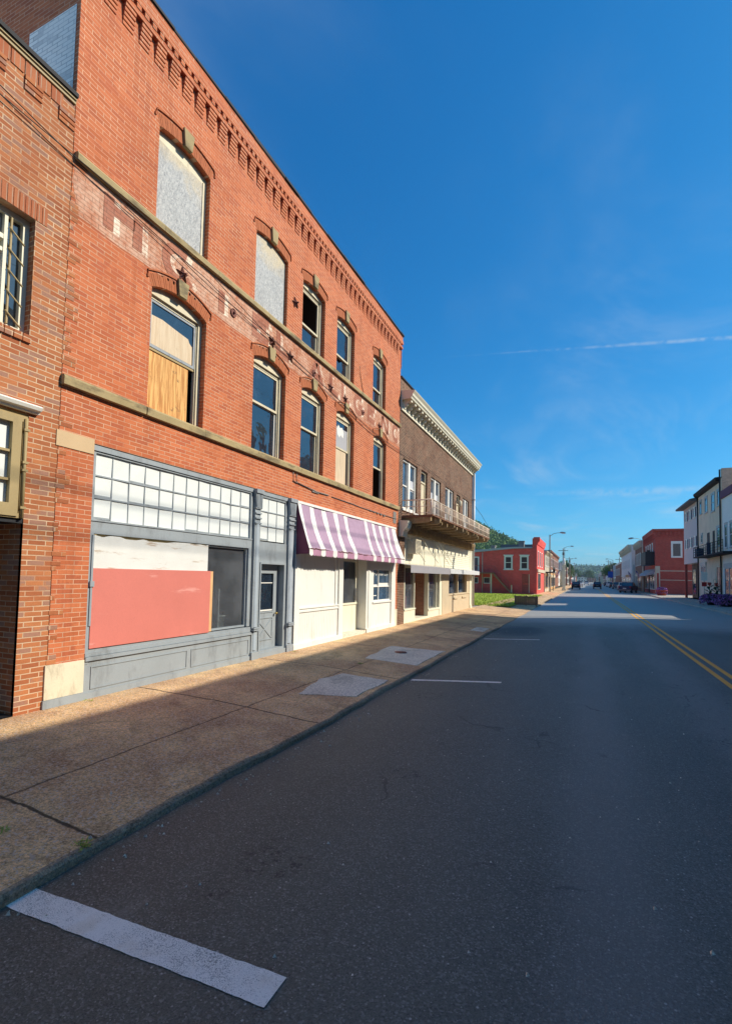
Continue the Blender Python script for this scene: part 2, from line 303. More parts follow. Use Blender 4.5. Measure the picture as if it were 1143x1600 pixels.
M['tan'] = plain('tan_tile', (.62, .50, .33), .6, .1, 2., .3)
M['tanwood'] = plain('tan_painted_wood', (.40, .30, .14), .6, .12, 2.5, .3, .1, 50., dirt=(.26, .19, .09), dirt_amt=.4)
M['gutter'] = plain('pale_galvanised', (.45, .46, .46), .45, .1, 3., .5, metal=.3)
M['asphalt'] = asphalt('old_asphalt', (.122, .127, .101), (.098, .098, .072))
M['walk'] = aggregate('brown_exposed_aggregate', (.50, .295, .155), (.76, .515, .255))
M['curb'] = aggregate('kerb_concrete', (.27, .185, .115), (.46, .33, .205), joints=False)
M['patch'] = aggregate('new_grey_concrete', (.68, .60, .48), (.80, .72, .58), joints=False, stone=(.74, .66, .54))
M['walk_far'] = aggregate('pale_pavement', (.42, .37, .31), (.50, .44, .36), joints=False)
M['line_white'] = worn_paint('worn_white_road_paint', (.92, .86, .76), under=(.20, .185, .15), lo=.375, hi=.49, sc=46.)
M['line_yellow'] = worn_paint('worn_yellow_road_paint', (.85, .42, .05), under=(.2, .17, .12), lo=.34, hi=.44)
M['ground'] = plain('bare_ground', (.16, .15, .11), .95, .3, .05, .1)
M['lawn'] = plain('mown_grass', (.34, .40, .05), .9, .25, .6, .1, .6, 14.)
M['leaf'] = foliage('leaves_mid', (.045, .10, .02), (.12, .20, .045), (.03, .07, .018))
M['leaf_hill'] = foliage('leaves_hill', (.07, .15, .03), (.19, .30, .06), (.05, .11, .03))
M['leaf_dark'] = foliage('leaves_dark', (.015, .035, .012), (.03, .06, .02), (.012, .03, .01))
M['hill_soil'] = plain('wooded_slope', (.05, .10, .025), .9, .3, .02)
M['bark'] = plain('bark', (.09, .065, .045), .9, .3, 4.)
M['purple'] = foliage('purple_petals', (.34, .11, .42), (.62, .34, .66), (.24, .08, .32))
M['redflower'] = foliage('red_petals', (.45, .05, .04), (.55, .16, .12), (.4, .05, .04))
M['curtain'] = plain('white_curtain', (.56, .58, .62), .9, .1, 3.)
M['blueglass'] = glass_dark('sky_blue_pane', (.05, .085, .13), 2.3)
M['pole'] = plain('weathered_pole', (.19, .16, .13), .8, .2, 2.)
M['polewood'] = plain('pale_wood_pole', (.80, .66, .48), .8, .2, 2.)
M['lampmetal'] = plain('lamp_metal', (.30, .31, .31), .4, .1, 2., .5)
M['car_navy'] = plain('navy_car_paint', (.025, .045, .10), .4, .05, 2., .25)
M['car_black'] = plain('black_car_paint', (.012, .014, .022), .35, .05, 2., .3)
M['car_white'] = plain('white_car_paint', (.75, .75, .75), .3, .05, 2., .6)
M['car_grey'] = plain('grey_car_paint', (.18, .19, .2), .3, .05, 2., .6)
M['tyre'] = plain('tyre_rubber', (.015, .015, .015), .9, .1)
M['chrome'] = plain('bright_metal', (.6, .6, .6), .25, .05, 2., .5, metal=.9)
M['redlens'] = plain('red_lens', (.4, .012, .012), .3, .05)
M['flag_red'] = plain('flag_red', (.5, .03, .04), .9, .05)
M['flag_white'] = plain('flag_white', (.8, .8, .8), .9, .05)
M['flag_blue'] = plain('flag_blue', (.03, .05, .2), .9, .05)
M['banner'] = plain('blue_banner', (.03, .09, .42), .8, .05)
M['beige'] = plain('beige_stucco', (.80, .63, .47), .85, .12, .9, .2, .2, 30., dirt=(.33, .27, .19), dirt_amt=.5)
M['bluewhite'] = plain('white_clapboard', (.86, .82, .78), .7, .06, 1., .3)
M['bluegrey'] = plain('grey_blue_clapboard', (.58, .55, .54), .7, .06, 1., .3)
M['maroon'] = plain('purple_fascia', (.16, .05, .09), .7, .1, 1.)
M['shutter'] = plain('navy_shutter', (.03, .045, .09), .6, .1)
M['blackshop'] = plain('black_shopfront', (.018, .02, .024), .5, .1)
M['orange'] = plain('orange_stucco', (.62, .36, .16), .8, .12, 1., .2)
M['town_cream'] = plain('town_cream_paint', (.60, .52, .38), .8, .12, 1., .2)
M['town_grey'] = plain('town_grey_paint', (.42, .42, .43), .8, .12, 1., .2)
M['town_white'] = plain('town_white_paint', (.88, .84, .78), .8, .08, 1., .2)
M['bounce_roof'] = plain('pale_bounce_roof', (.72, .70, .66), .7, .1, 1.)  # unseen roof, made pale to bounce light onto the side wall above
M['slate'] = plain('grey_shingles', (.15, .155, .165), .85, .2, 3., .2)
M['fence'] = plain('weathered_brown_board', (.28, .17, .105), .85, .35, 3., .15, .2, 40.)
M['fence_grey'] = plain('weathered_grey_board', (.23, .22, .20), .85, .25, 3., .15)
M['brass'] = plain('brass', (.5, .35, .1), .35, .1, 3., .5, metal=.8)
M['cabinet'] = plain('grey_green_cabinet', (.55, .60, .58), .6, .2, 3.)

# ------------------------------------------------------------------ mesh building
class Fr:
    """facade frame: u along the wall, v up, d out of the wall"""
    def __init__(s, o, u, n): s.o = Vector(o); s.u = Vector(u); s.n = Vector(n)
    def __call__(s, u, v, d=0.0): return s.o + s.u * u + Vector((0, 0, 1)) * v + s.n * d
WORLD = Fr((0, 0, 0), (1, 0, 0), (0, 1, 0))      # u = x, v = z, d = y

class MB:
    def __init__(s, fr=WORLD): s.v = []; s.f = []; s.m = []; s.sm = []; s.fr = fr
    def P(s, u, v, d=0.0): s.v.append(s.fr(u, v, d)); return len(s.v) - 1
    def face(s, idx, mi=0, smooth=False): s.f.append(idx); s.m.append(mi); s.sm.append(smooth)
    def quad(s, pts, mi=0): s.face([s.P(*p) for p in pts], mi)
    def box(s, u0, u1, v0, v1, d0, d1, mi=0):
        i = [s.P(u, v, d) for d in (d0, d1) for v in (v0, v1) for u in (u0, u1)]
        for q in ((0, 1, 3, 2), (4, 6, 7, 5), (0, 4, 5, 1), (2, 3, 7, 6), (0, 2, 6, 4), (1, 5, 7, 3)): s.face([i[k] for k in q], mi)
        return s
    def prism(s, poly, d0, d1, mi=0, smooth=False):
        n = len(poly); a = [s.P(u, v, d0) for u, v in poly]; b = [s.P(u, v, d1) for u, v in poly]
        s.face(a[::-1], mi); s.face(b, mi)
        for k in range(n): s.face([a[k], a[(k + 1) % n], b[(k + 1) % n], b[k]], mi, smooth)
        return s
    def extr_u(s, prof, u0, u1, mi=0):
        """profile of (d, v) points swept along u"""
        n = len(prof); a = [s.P(u0, v, d) for d, v in prof]; b = [s.P(u1, v, d) for d, v in prof]
        s.face(a, mi); s.face(b[::-1], mi)
        for k in range(n): s.face([a[k], b[k], b[(k + 1) % n], a[(k + 1) % n]], mi)
        return s
    def tube(s, pts, r, n=8, mi=0, r1=None):
        pts = [s.fr(*p) for p in pts]; rings = []
        for k, p in enumerate(pts):
            t = (pts[min(k + 1, len(pts) - 1)] - pts[max(k - 1, 0)]).normalized()
            a = t.orthogonal().normalized() if abs(t.z) > .95 else t.cross(Vector((0, 0, 1))).normalized()
            b = t.cross(a); rr = r if r1 is None else r + (r1 - r) * k / (len(pts) - 1)
            ring = []
            for j in range(n):
                s.v.append(p + (a * math.cos(j * 2 * math.pi / n) + b * math.sin(j * 2 * math.pi / n)) * rr); ring.append(len(s.v) - 1)
            rings.append(ring)
        for k in range(len(rings) - 1):
            for j in range(n): s.face([rings[k][j], rings[k][(j + 1) % n], rings[k + 1][(j + 1) % n], rings[k + 1][j]], mi, True)
        s.face(rings[0][::-1], mi); s.face(rings[-1], mi); return s
    def lathe(s, prof, c, n=14, mi=0):
        """profile of (radius, height) turned about the vertical through c=(u,v,d)"""
        c = s.fr(*c); rings = []
        for r, h in prof:
            ring = []
            for j in range(n):
                a = j * 2 * math.pi / n; s.v.append(c + Vector((r * math.cos(a), r * math.sin(a), h))); ring.append(len(s.v) - 1)
            rings.append(ring)
        for k in range(len(rings) - 1):
            for j in range(n): s.face([rings[k][j], rings[k][(j + 1) % n], rings[k + 1][(j + 1) % n], rings[k + 1][j]], mi, True)
        s.face(rings[0][::-1], mi); s.face(rings[-1], mi); return s
    def build(s, name, mats, parent=None, **props):
        if isinstance(mats, str): mats = [mats]
        me = bpy.data.meshes.new(name); off = Vector((0, 0, 0)); root = parent
        while root is not None and root.parent is not None: root = root.parent
        if root is not None: off = root.location.copy()
        me.from_pydata([v - off for v in s.v], [], s.f)
        for m in mats: me.materials.append(M[m])
        for p, mi, sm in zip(me.polygons, s.m, s.sm): p.material_index = mi; p.use_smooth = sm
        me.validate(); me.update()
        o = bpy.data.objects.new(name, me); COL.objects.link(o)
        if parent is not None: o.parent = parent
        for k, v in props.items(): o[k] = v
        return o

def thing(name, label, cat, loc, group=None):
    o = bpy.data.objects.new(name, None); o.empty_display_size = .2; COL.objects.link(o); o.location = loc
    o['label'] = label; o['category'] = cat
    if group: o['group'] = group
    return o

def arch(u0, u1, zs, rise, n=10):
    """points of a segmental arch from left springing to right springing"""
    w = (u1 - u0) / 2; c = (u0 + u1) / 2
    if rise < .005: return [(u0, zs), (u1, zs)]
    rad = (w * w + rise * rise) / (2 * rise); cz = zs + rise - rad
    return [(c + x, cz + math.sqrt(rad * rad - x * x)) for x in [-w + 2 * w * k / n for k in range(n + 1)]]

def wall(mb, u0, u1, v0, v1, ops, mi=0, depth=.14):
    """brick face with openings (u0,u1,z0,zs,rise[,depth]) and their reveals"""
    us = sorted({u0, u1} | {o[0] for o in ops} | {o[1] for o in ops})
    vs = sorted({v0, v1} | {o[2] for o in ops} | {o[3] + o[4] for o in ops})
    for a, b in zip(us, us[1:]):
        for c, d in zip(vs, vs[1:]):
            m = ((a + b) / 2, (c + d) / 2)
            if any(o[0] < m[0] < o[1] and o[2] < m[1] < o[3] + o[4] for o in ops): continue
            mb.quad([(a, c), (b, c), (b, d), (a, d)], mi)
    for o in ops:
        a, b, z0, zs, rise = o[:5]; dp = o[5] if len(o) > 5 else depth; ar = arch(a, b, zs, rise)
        if rise >= .005:
            for (x, z), (x2, z2) in zip(ar, ar[1:]): mb.quad([(x, z), (x2, z2), (x2, zs + rise), (x, zs + rise)], mi)
        loop = [(a, z0)] + ar + [(b, z0)]
        for p, q in zip(loop, loop[1:] + loop[:1]): mb.quad([(*p, 0), (*q, 0), (*q, -dp), (*p, -dp)], mi)

def ring(mb, u0, u1, v0, v1, w, d0, d1, mi=0, wb=None, wt=None):
    wb = w if wb is None else wb; wt = w if wt is None else wt
    mb.box(u0, u0 + w, v0, v1, d0, d1, mi); mb.box(u1 - w, u1, v0, v1, d0, d1, mi)
    mb.box(u0 + w, u1 - w, v0, v0 + wb, d0, d1, mi); mb.box(u0 + w, u1 - w, v1 - wt, v1, d0, d1, mi)

# ------------------------------------------------------------------ three-storey brick building
FX = -6.6
LF = Fr((FX, 0, 0), (0, 1, 0), (1, 0, 0))          # left-hand street front
B0, B1, BT = 4.405, 17.76, 11.26
main = thing('brick_building', 'three storey orange brick building with star anchor plates and faded painted sign band', 'building', (FX, B0, 0))
W3 = [(5.86, 7.10), (8.56, 9.82), (10.52, 11.69), (12.42, 13.60), (15.09, 16.24)]
W2 = [(5.84, 7.13), (8.60, 9.85), (10.58, 11.78), (12.50, 13.70), (15.23, 16.39)]
ops = [(a, b, 7.76, 9.42, .10, .12) for a, b in W3] + [(a, b, 4.55, 6.61, .15, .12) for a, b in W2]
ops += [(4.94, 10.42, 0.0, 3.72, 0, .30), (10.42, 17.50, 0.0, 3.66, 0, .30)]
mb = MB(LF); wall(mb, B0, B1, 0, BT, ops)
mb.quad([(B0, 0, 0), (B0, BT, 0), (B0, BT, -15), (B0, 0, -15)]); mb.quad([(B1, 0, 0), (B1, BT, 0), (B1, BT, -15), (B1, 0, -15)])
mb.quad([(B0, 0, -15), (B1, 0, -15), (B1, BT, -15), (B0, BT, -15)])
mb.build('wall', ['brick_main'], main)
mb = MB(LF); mb.box(B0 + .02, B1 - .02, 10.7, 10.9, -14.9, -.30); mb.build('roof', 'roof', main)
# rooms behind the openings
mb = MB(LF)
for z0, z1 in ((4.2, 7.35), (7.5, 10.6)):
    mb.quad([(B0 + .3, z0, -5), (B1 - .3, z0, -5), (B1 - .3, z1, -5), (B0 + .3, z1, -5)])
    mb.quad([(B0 + .3, z0, -.2), (B1 - .3, z0, -.2), (B1 - .3, z0, -5), (B0 + .3, z0, -5)]); mb.quad([(B0 + .3, z1, -.2), (B1 - .3, z1, -.2), (B1 - .3, z1, -5), (B0 + .3, z1, -5)])
    for k in range(10):
        y = B0 + .6 + k * 1.3; mb.box(y, y + .05, z1 - .2, z1 - .01, -4.9, -.25)
for y in (B0 + .3, 8.2, 10.2, 12.1, 14.4, B1 - .3): mb.quad([(y, 4.2, -.2), (y, 10.6, -.2), (y, 10.6, -5), (y, 4.2, -5)])
mb.build('upper_rooms', 'gap', main)
mb = MB(LF)
mb.quad([(4.6, 0.02, -3.2), (10.4, .02, -3.2), (10.4, 3.9, -3.2), (4.6, 3.9, -3.2)]); mb.quad([(4.6, .04, -.3), (10.4, .04, -.3), (10.4, .04, -3.2), (4.6, .04, -3.2)])
mb.quad([(4.6, 3.9, -.3), (10.4, 3.9, -.3), (10.4, 3.9, -3.2), (4.6, 3.9, -3.2)]); mb.quad([(8.95, .04, -.3), (8.95, 3.9, -.3), (8.95, 3.9, -3.2), (8.95, .04, -3.2)]); mb.quad([(4.6, .04, -.3), (4.6, 3.9, -.3), (4.6, 3.9, -3.2), (4.6, .04, -3.2)])
mb.quad([(10.41, .04, -.3), (10.41, 3.9, -.3), (10.41, 3.9, -3.2), (10.41, .04, -3.2)]); mb.quad([(17.6, .04, -.3), (17.6, 3.9, -.3), (17.6, 3.9, -3.2), (17.6, .04, -3.2)])
mb.quad([(10.41, .02, -3.2), (17.6, .02, -3.2), (17.6, 3.9, -3.2), (10.41, 3.9, -3.2)]); mb.quad([(10.41, 3.9, -.3), (17.6, 3.9, -.3), (17.6, 3.9, -3.2), (10.41, 3.9, -3.2)])
mb.quad([(10.41, .04, -.3), (17.6, .04, -.3), (17.6, .04, -3.2), (10.41, .04, -3.2)])
mb.build('shop_room', 'room', main)

# corbelled brick cornice: stepped teeth, a dentil row and a tarred coping
mb = MB(LF); per = .3125
n = int((B1 - B0 - .05) / per)
for k in range(n + 1):
    y = B0 + .04 + k * per
    if y + .2 > B1: break
    for j in range(5): mb.box(y, y + .195, 10.40 + j * .068, 10.40 + (j + 1) * .068 - (.0 if j == 4 else .008), -.02, .014 + j * .013)
    for j in range(2):
        yy = y + .02 + j * per / 2
        if yy + .09 < B1: mb.box(yy, yy + .085, 10.832, 10.915, .0, .092)
mb.box(B0 + .002, B1 + .01, 10.74, 10.832, -.02, .080); mb.box(B0 + .002, B1 + .01, 10.915, 11.05, -.02, .098); mb.box(B0 + .004, B1 + .008, 11.05, 11.245, -.25, .075)
# ragged corner steps at the far end of the parapet
for j in range(12): mb.box(B1, B1 + .03 + .02 * (j % 2), 10.0 + j * .09, 10.07 + j * .09, -.3, .02)
mb.build('corbel_cornice', 'brick_main', main)
mb = MB(LF); y = B0
while y < B1:
    y2 = min(y + random.uniform(.5, 1.2), B1 + .04); mb.box(y + .004, y2, 11.238 + random.uniform(0, .012), 11.295 + random.uniform(-.01, .02), -.28, .105 + random.uniform(-.015, .02)); y = y2
mb.box(B0 - .04, B0 + .004, 11.22, 11.31, -15, .1)
mb.build('coping', 'black', main)

# stone sill courses
def course(z0, z1, spans, prot, name):
    for a, b in spans:
        mb = MB(LF); y = a
        while y < b - .05:
            y2 = min(y + random.uniform(1.3, 1.9), b); e = random.uniform(-.003, .003)
            if b - y2 < .5: y2 = b
            p = [(0, z0 + e), (prot, z0 + e + .004), (prot + .004, z1 - .03), (prot - .012, z1 + e), (0, z1 + .012)]
            mb.extr_u(p, y + .003, y2 - .003); y = y2
        mb.build(name, 'stone', main)
course(7.64, 7.758, [(B0 + .02, 17.74)], .075, 'sill_course')
course(4.405, 4.545, [(4.39, 5.78), (5.795, 17.74)], .07, 'sill_course')

def hood(u0, u1, zs, rise, zk0, zk1):
    """arch of standing bricks, thin brick label over it and a stone keystone"""
    c = (u0 + u1) / 2; mb = MB(LF); w = (u1 - u0) / 2
    band = .205 if rise < .12 else .20
    A = arch(u0, u1, zs, rise, 34); rad = (w * w + rise * rise) / (2 * rise); cz = zs + rise - rad
    def off(p, r): v = Vector((p[0] - c, p[1] - cz)); v.normalize(); return (p[0] + v.x * r, p[1] + v.y * r)
    for k in range(0, len(A) - 1):       # standing bricks
        p, q = A[k], A[k + 1]; m = .12
        p2 = (p[0] + (q[0] - p[0]) * m, p[1] + (q[1] - p[1]) * m)
        mb.prism([p2, q, off(q, band), off(p2, band)], -.02, .003 + .002 * (k % 3))
    ex0, ex1 = u0 - .10, u1 + .10
    L = [(ex0, zs + band - .07)] + [off(p, band + .035) for p in A] + [(ex1, zs + band - .07)]
    for p, q in zip(L, L[1:]):
        if abs((p[0] + q[0]) / 2 - c) < .13: continue
        mb.prism([p, q, (q[0], q[1] + .028), (p[0], p[1] + .028)], -.01, .026)
    for x in (ex0, ex1): mb.box(x - .012, x + .016, zs + band - .095, zs + band - .045, -.01, .024)
    mb.build('brick_arch', 'brick_arch', main)
    mb = MB(LF); mb.prism([(c - .085, zk0), (c + .085, zk0), (c + .125, zk1), (c - .125, zk1)], -.02, .055); mb.build('keystone', 'stone', main)

def sash_window(root, fr, u0, u1, z0, zs, rise, upper='glass', lower='glass', fm='cream', sm=None, lm=None, meet=None, db=-.115, kind='window', gl='glass', cover=None):
    """sliding sash in a wooden frame: frame is the part, sashes, panes and boards are its pieces"""
    sm = sm or fm; lm = lm or sm; w = .085; zt = zs - .05
    mb = MB(fr)
    mb.box(u0 - .02, u0 + w, z0 - .01, zt + .04, db - .10, db); mb.box(u1 - w, u1 + .02, z0 - .01, zt + .04, db - .10, db)
    mb.box(u0 + w * .55, u0 + w + .025, z0, zt, db - .10, db - .03); mb.box(u1 - w - .025, u1 - w * .55, z0, zt, db - .10, db - .03)
    ar = arch(u0 + .002, u1 - .002, zs, rise, 12)
    mb.prism([(u0 - .02, zt)] + [(p[0], p[1] + .03) for p in ar] + [(u1 + .02, zt)], db - .09, db + .012)
    mb.box(u0 + w, u1 - w, zt - .05, zt + .005, db - .10, db - .03)
    win = mb.build(kind, fm, root)
    a, b = u0 + w + .02, u1 - w - .02; zm = meet if meet else z0 + (zt - z0) * .55
    top, bot = zt - .045, z0 + .005
    if upper != 'none':
        mb = MB(fr); ring(mb, a, b, zm - .02, top, .05, db - .075, db - .04); mb.build('sash', sm, win)
    if lower != 'none':
        mb = MB(fr); ring(mb, a, b, bot, zm + .025, .052, db - .115, db - .08, wb=.075); mb.build('sash', lm, win)
    for part, za, zb, d in ((upper, zm + .03, top - .05, db - .058), (lower, bot + .075, zm - .025, db - .098)):
        if part in ('glass',):
            mb = MB(fr); mb.box(a + .045, b - .045, za, zb, d - .004, d); mb.build('pane', gl, win)
    return win, (a, b, bot, zm, top)

for k, (a, b) in enumerate(W3): hood(a, b, 9.42, .10, 9.505, 9.815)
for k, (a, b) in enumerate(W2): hood(a, b, 6.61, .15, 6.745, 7.03)

# third floor: two boarded windows, then three sashes
a, b = W3[0]
mb = MB(LF)
mb.box(a - .02, a + .05, 7.76, 9.40, -.2, -.10); mb.box(b - .115, b - .075, 7.76, 9.30, -.2, -.075); mb.box(b - .072, b + .02, 7.76, 9.42, -.2, -.10)
mb.prism([(a - .02, 9.30)] + [(p[0], p[1] + .03) for p in arch(a + .002, b - .002, 9.42, .10, 12)] + [(b + .02, 9.30)], -.2, -.105)
w = mb.build('boarded_window', 'cream', main)
mb = MB(LF); mb.box(a + .005, b - .12, 7.765, 9.285, -.105, -.088); mb.build('board', 'osb', w)
a, b = W3[1]
mb = MB(LF); mb.box(a - .02, a + .05, 7.76, 9.40, -.2, -.10); mb.box(b - .045, b + .02, 7.76, 9.42, -.2, -.09); mb.box(a + .04, b - .04, 7.76, 7.80, -.2, -.11)
w = mb.build('boarded_window', 'cream', main)
mb = MB(LF); mb.prism([(a + .004, 7.765), (b - .05, 7.765)] + [(min(p[0], b - .05), p[1] - .012) for p in arch(a + .004, b - .004, 9.42, .10, 14)][::-1], -.09, -.075); mb.build('board', 'osb', w)
a, b = W3[2]; w, q = sash_window(main, LF, a, b, 7.76, 9.42, .10, 'open', 'glass', meet=8.42)
a, b = W3[3]; w, q = sash_window(main, LF, a, b, 7.76, 9.42, .10, 'glass', 'none', meet=8.43)
mb = MB(LF); ring(mb, q[0], q[1], q[2], q[3] + .025, .052, -.23, -.195, wb=.075); mb.build('sash', 'cream', w)
mb = MB(LF); mb.prism([(q[0] + .04, q[2] + .07), (q[1] - .04, q[2] + .07), (q[1] - .04, q[3] - .03), (q[0] + .62, q[3] - .05), (q[0] + .45, q[3] - .16), (q[0] + .25, q[3] - .13), (q[0] + .04, q[3] - .2)], -.214, -.21); mb.build('pane', 'glass', w)
mb = MB(LF); mb.prism([(q[0] + .05, 8.5), (q[0] + .12, 8.52), (q[0] + .1, 8.7), (q[0] + .17, 8.78), (q[0] + .11, 8.9), (q[0] + .12, 9.1), (q[0] + .06, 9.16)], -.172, -.168); mb.build('torn_paper', 'white', w)
a, b = W3[4]; w, q = sash_window(main, LF, a, b, 7.76, 9.42, .10, meet=8.42)
# second floor
a, b = W2[0]; w, q = sash_window(main, LF, a, b, 4.55, 6.61, .15, 'glass', 'none', meet=5.70, sm='greyworn')
mb = MB(LF); mb.prism([(q[0] + .04, 5.74), (q[1] - .06, 5.74), (q[1] - .07, 6.08), (q[1] - .14, 6.13), (q[1] - .17, 6.19), (q[0] + .62, 6.22), (q[0] + .3, 6.26), (q[0] + .04, 6.24)], -.172, -.168); mb.build('board', 'plypale', w)
mb = MB(LF); mb.box(q[0] - .01, q[1] - .13, 4.555, 5.63, -.20, -.183); mb.build('board', 'ply', w)
mb = MB(LF); mb.box(q[0] - .02, q[1] + .02, 5.635, 5.69, -.2, -.165); mb.build('meeting_rail', 'tanwood', w)
a, b = W2[1]; w, q = sash_window(main, LF, a, b, 4.55, 6.61, .15, meet=5.70, lm='white')
a, b = W2[2]; w, q = sash_window(main, LF, a, b, 4.55, 6.61, .15, meet=5.69)
a, b = W2[3]; w, q = sash_window(main, LF, a, b, 4.55, 6.61, .15, 'glass', 'none', meet=5.66)
mb = MB(LF); mb.box(q[0] + .05, q[1] - .05, 5.70, 6.30, -.171, -.168); mb.build('blind', 'town_grey', w)
mb = MB(LF); mb.prism([(q[0] + .3, 6.06), (q[0] + .42, 6.0), (q[0] + .5, 6.09), (q[0] + .66, 6.03), (q[0] + .7, 6.2), (q[0] + .6, 6.34), (q[0] + .45, 6.3), (q[0] + .34, 6.37), (q[0] + .24, 6.22)], -.167, -.164); mb.build('torn_paper', 'white', w)
mb = MB(LF); mb.box(q[0], q[1] - .1, 4.56, 5.62, -.19, -.175); mb.build('board', 'plypale', w)
a, b = W2[4]; w, q = sash_window(main, LF, a, b, 4.55, 6.61, .15, 'glass', 'none', meet=5.66)

# whitewashed sign band with ghost lettering (3 mm of paint on the brick)
mb = MB(LF)
zt = 7.636; n = 90; y0, y1 = 4.47, B1 - .012
for k in range(n):
    p, q = y0 + (y1 - y0) * k / n, y0 + (y1 - y0) * (k + 1) / n
    lo = lambda y: 6.885 + .008 * math.sin(y * 2.1) + .006 * math.sin(y * 7) + (.22 if 5.55 < y < 6.0 or 16.3 < y < 16.5 else 0) * 0
    segs = [(max(lo(p), 6.0), max(lo(q), 6.0))]
    mb.quad([(p, segs[0][0], .003), (q, segs[0][1], .003), (q, zt, .003), (p, zt, .003)])
for j in range(11): mb.box(4.47 - random.uniform(.0, .075), 4.47, 6.90 + j * .0665, 6.90 + (j + 1) * .0665 - .006, -.001, .003)
sign_parts = []
def stroke(pts, w, mi, d):
    """flat brush stroke along a polyline, mitred so that curves stay smooth"""
    P = [Vector(p) for p in pts]; L, Rr = [], []
    for k, p in enumerate(P):
        v = (P[min(k + 1, len(P) - 1)] - P[max(k - 1, 0)]).normalized(); n = Vector((-v.y, v.x)) * w / 2; L.append(mb.P(*(p + n), d)); Rr.append(mb.P(*(p - n), d))
    for k in range(len(P) - 1): mb.face([L[k], Rr[k], Rr[k + 1], L[k + 1]], mi)
def arcp(cx, cz, rx, rz, a0, a1, n=14): return [(cx + rx * math.cos(R(a0 + (a1 - a0) * k / n)), cz + rz * math.sin(R(a0 + (a1 - a0) * k / n))) for k in range(n + 1)]
z0, z1 = 7.02, 7.55; zc = (z0 + z1) / 2
GL = {
 'H': (lambda x: [[(x + .09, z0), (x + .09, z1)], [(x + .62, z0), (x + .62, z1 - .06)], [(x + .18, zc + .08), (x + .55, zc + .08)]]),
 'O': (lambda x: [arcp(x + .38, zc, .31, .27, 60, 330)]),
 'T': (lambda x: [[(x + .12, z0), (x + .12, z1 - .1)]]),
 'E': (lambda x: [[(x + .09, z0), (x + .09, z1)], [(x + .18, z0 + .06), (x + .6, z0 + .06)], [(x + .18, zc + .05), (x + .5, zc + .05)], [(x + .18, z1 - .05), (x + .6, z1 - .05)]]),
 'L': (lambda x: [[(x + .09, z0), (x + .09, z1)], [(x + .18, z0 + .06), (x + .56, z0 + .06)]]),
 'A': (lambda x: [[(x + .05, z0), (x + .36, z1)], [(x + .38, z1), (x + .7, z0)], [(x + .2, z0 + .16), (x + .55, z0 + .16)]]),
 'G': (lambda x: [arcp(x + .38, zc, .3, .26, 50, 320), [(x + .4, zc - .04), (x + .66, zc - .04)]]),
 'N': (lambda x: [[(x + .09, z0), (x + .09, z1)], [(x + .12, z1), (x + .6, z0)], [(x + .64, z0), (x + .64, z1)]]),
 'C': (lambda x: [arcp(x + .38, zc, .3, .26, 50, 310)])}
for ch, x in (('H', 4.90), ('O', 6.03), ('T', 7.40), ('E', 8.50), ('L', 9.40), ('A', 10.92), ('L', 12.0), ('L', 12.75), ('G', 13.6), ('E', 14.66), ('N', 15.86), ('C', 16.95)):
    for st in GL[ch](x): stroke([(px + .135, pz - .014) for px, pz in st], .13, 2, .0055)
    for st in GL[ch](x): stroke(st, .175, 1, .008)
mb.build('painted_sign', ['sign', 'sign_dark', 'sign_cream'], main)

def star(y, z, r, rot, name='star_plate'):
    mb = MB(LF); c0 = mb.P(y, z, .075); pts = []
    for k in range(10):
        a = R(90 + rot + 36 * k); rr = r if k % 2 == 0 else r * .40; pts.append((y + rr * math.cos(a), z + rr * math.sin(a)))
    f = [mb.P(*p, .022) for p in pts]; bk = [mb.P(*p, .0) for p in pts]
    for k in range(10): mb.face([c0, f[k], f[(k + 1) % 10]]); mb.face([f[k], bk[k], bk[(k + 1) % 10], f[(k + 1) % 10]])
    mb.tube([(y, z, .06), (y, z, .11)], .02, 6); mb.build(name, 'iron', main)
for y, z, rot in ((6.48, 7.17, 6), (9.23, 7.18, -14), (9.99, 7.16, 3), (12.06, 7.15, -8), (12.99, 7.14, 10), (15.68, 7.09, 4), (10.16, 8.60, 20)): star(y, z, .142, rot)
for y, z in ((7.87, 7.18), (11.14, 7.21), (14.29, 7.14)):
    mb = MB(LF); mb.tube([(y, z, 0), (y, z, .03)], .085, 14); mb.tube([(y, z, .03), (y, z, .07)], .025, 8); mb.build('round_plate', 'iron', main)
# trailing crack / loose wire on the third floor
mb = MB(LF); mb.tube([(13.98, 8.55, .012), (14.03, 8.3, .02), (14.2, 7.95, .012), (14.32, 7.77, .02)], .008, 5); mb.build('loose_wire', 'black', main)
# remains of a bracketed pipe above the awning
mb = MB(LF)
mb.tube([(10.27, 4.37, .02), (10.28, 4.16, .02), (10.45, 4.14, .025)], .014, 6); mb.tube([(10.43, 4.36, .02), (10.44, 4.15, .02), (11.3, 4.09, .03), (11.35, 4.075, .03), (12.1, 4.09, .02)], .014, 6)
mb.box(11.2, 11.55, 4.04, 4.08, 0, .03); mb.tube([(12.3, 4.08, .015), (13.7, 4.07, .02), (14.3, 4.05, .015), (16.2, 4.05, .03), (17.55, 4.05, .02)], .011, 6)
for k in range(5): mb.box(15.0 + k * .3, 15.12 + k * .3, 4.03 - .01 * k, 4.06, 0, .035)
mb.box(17.2, 17.5, 3.86, 4.3, 0, .012)
mb.build('old_pipe', 'fence_grey', main)
mb = MB(LF); mb.box(4.365, 4.93, 3.555, 3.775, -.02, .012); mb.build('pier_lintel', 'lintel', main)
mb = MB(LF); mb.box(4.365, 4.925, .115, .575, -.02, .022); mb.build('pier_base', 'stone_white', main)
mb = MB(LF); mb.box(4.35, 4.93, 0.0, .112, -.02, .03); mb.build('pier_plinth', 'grey', main)
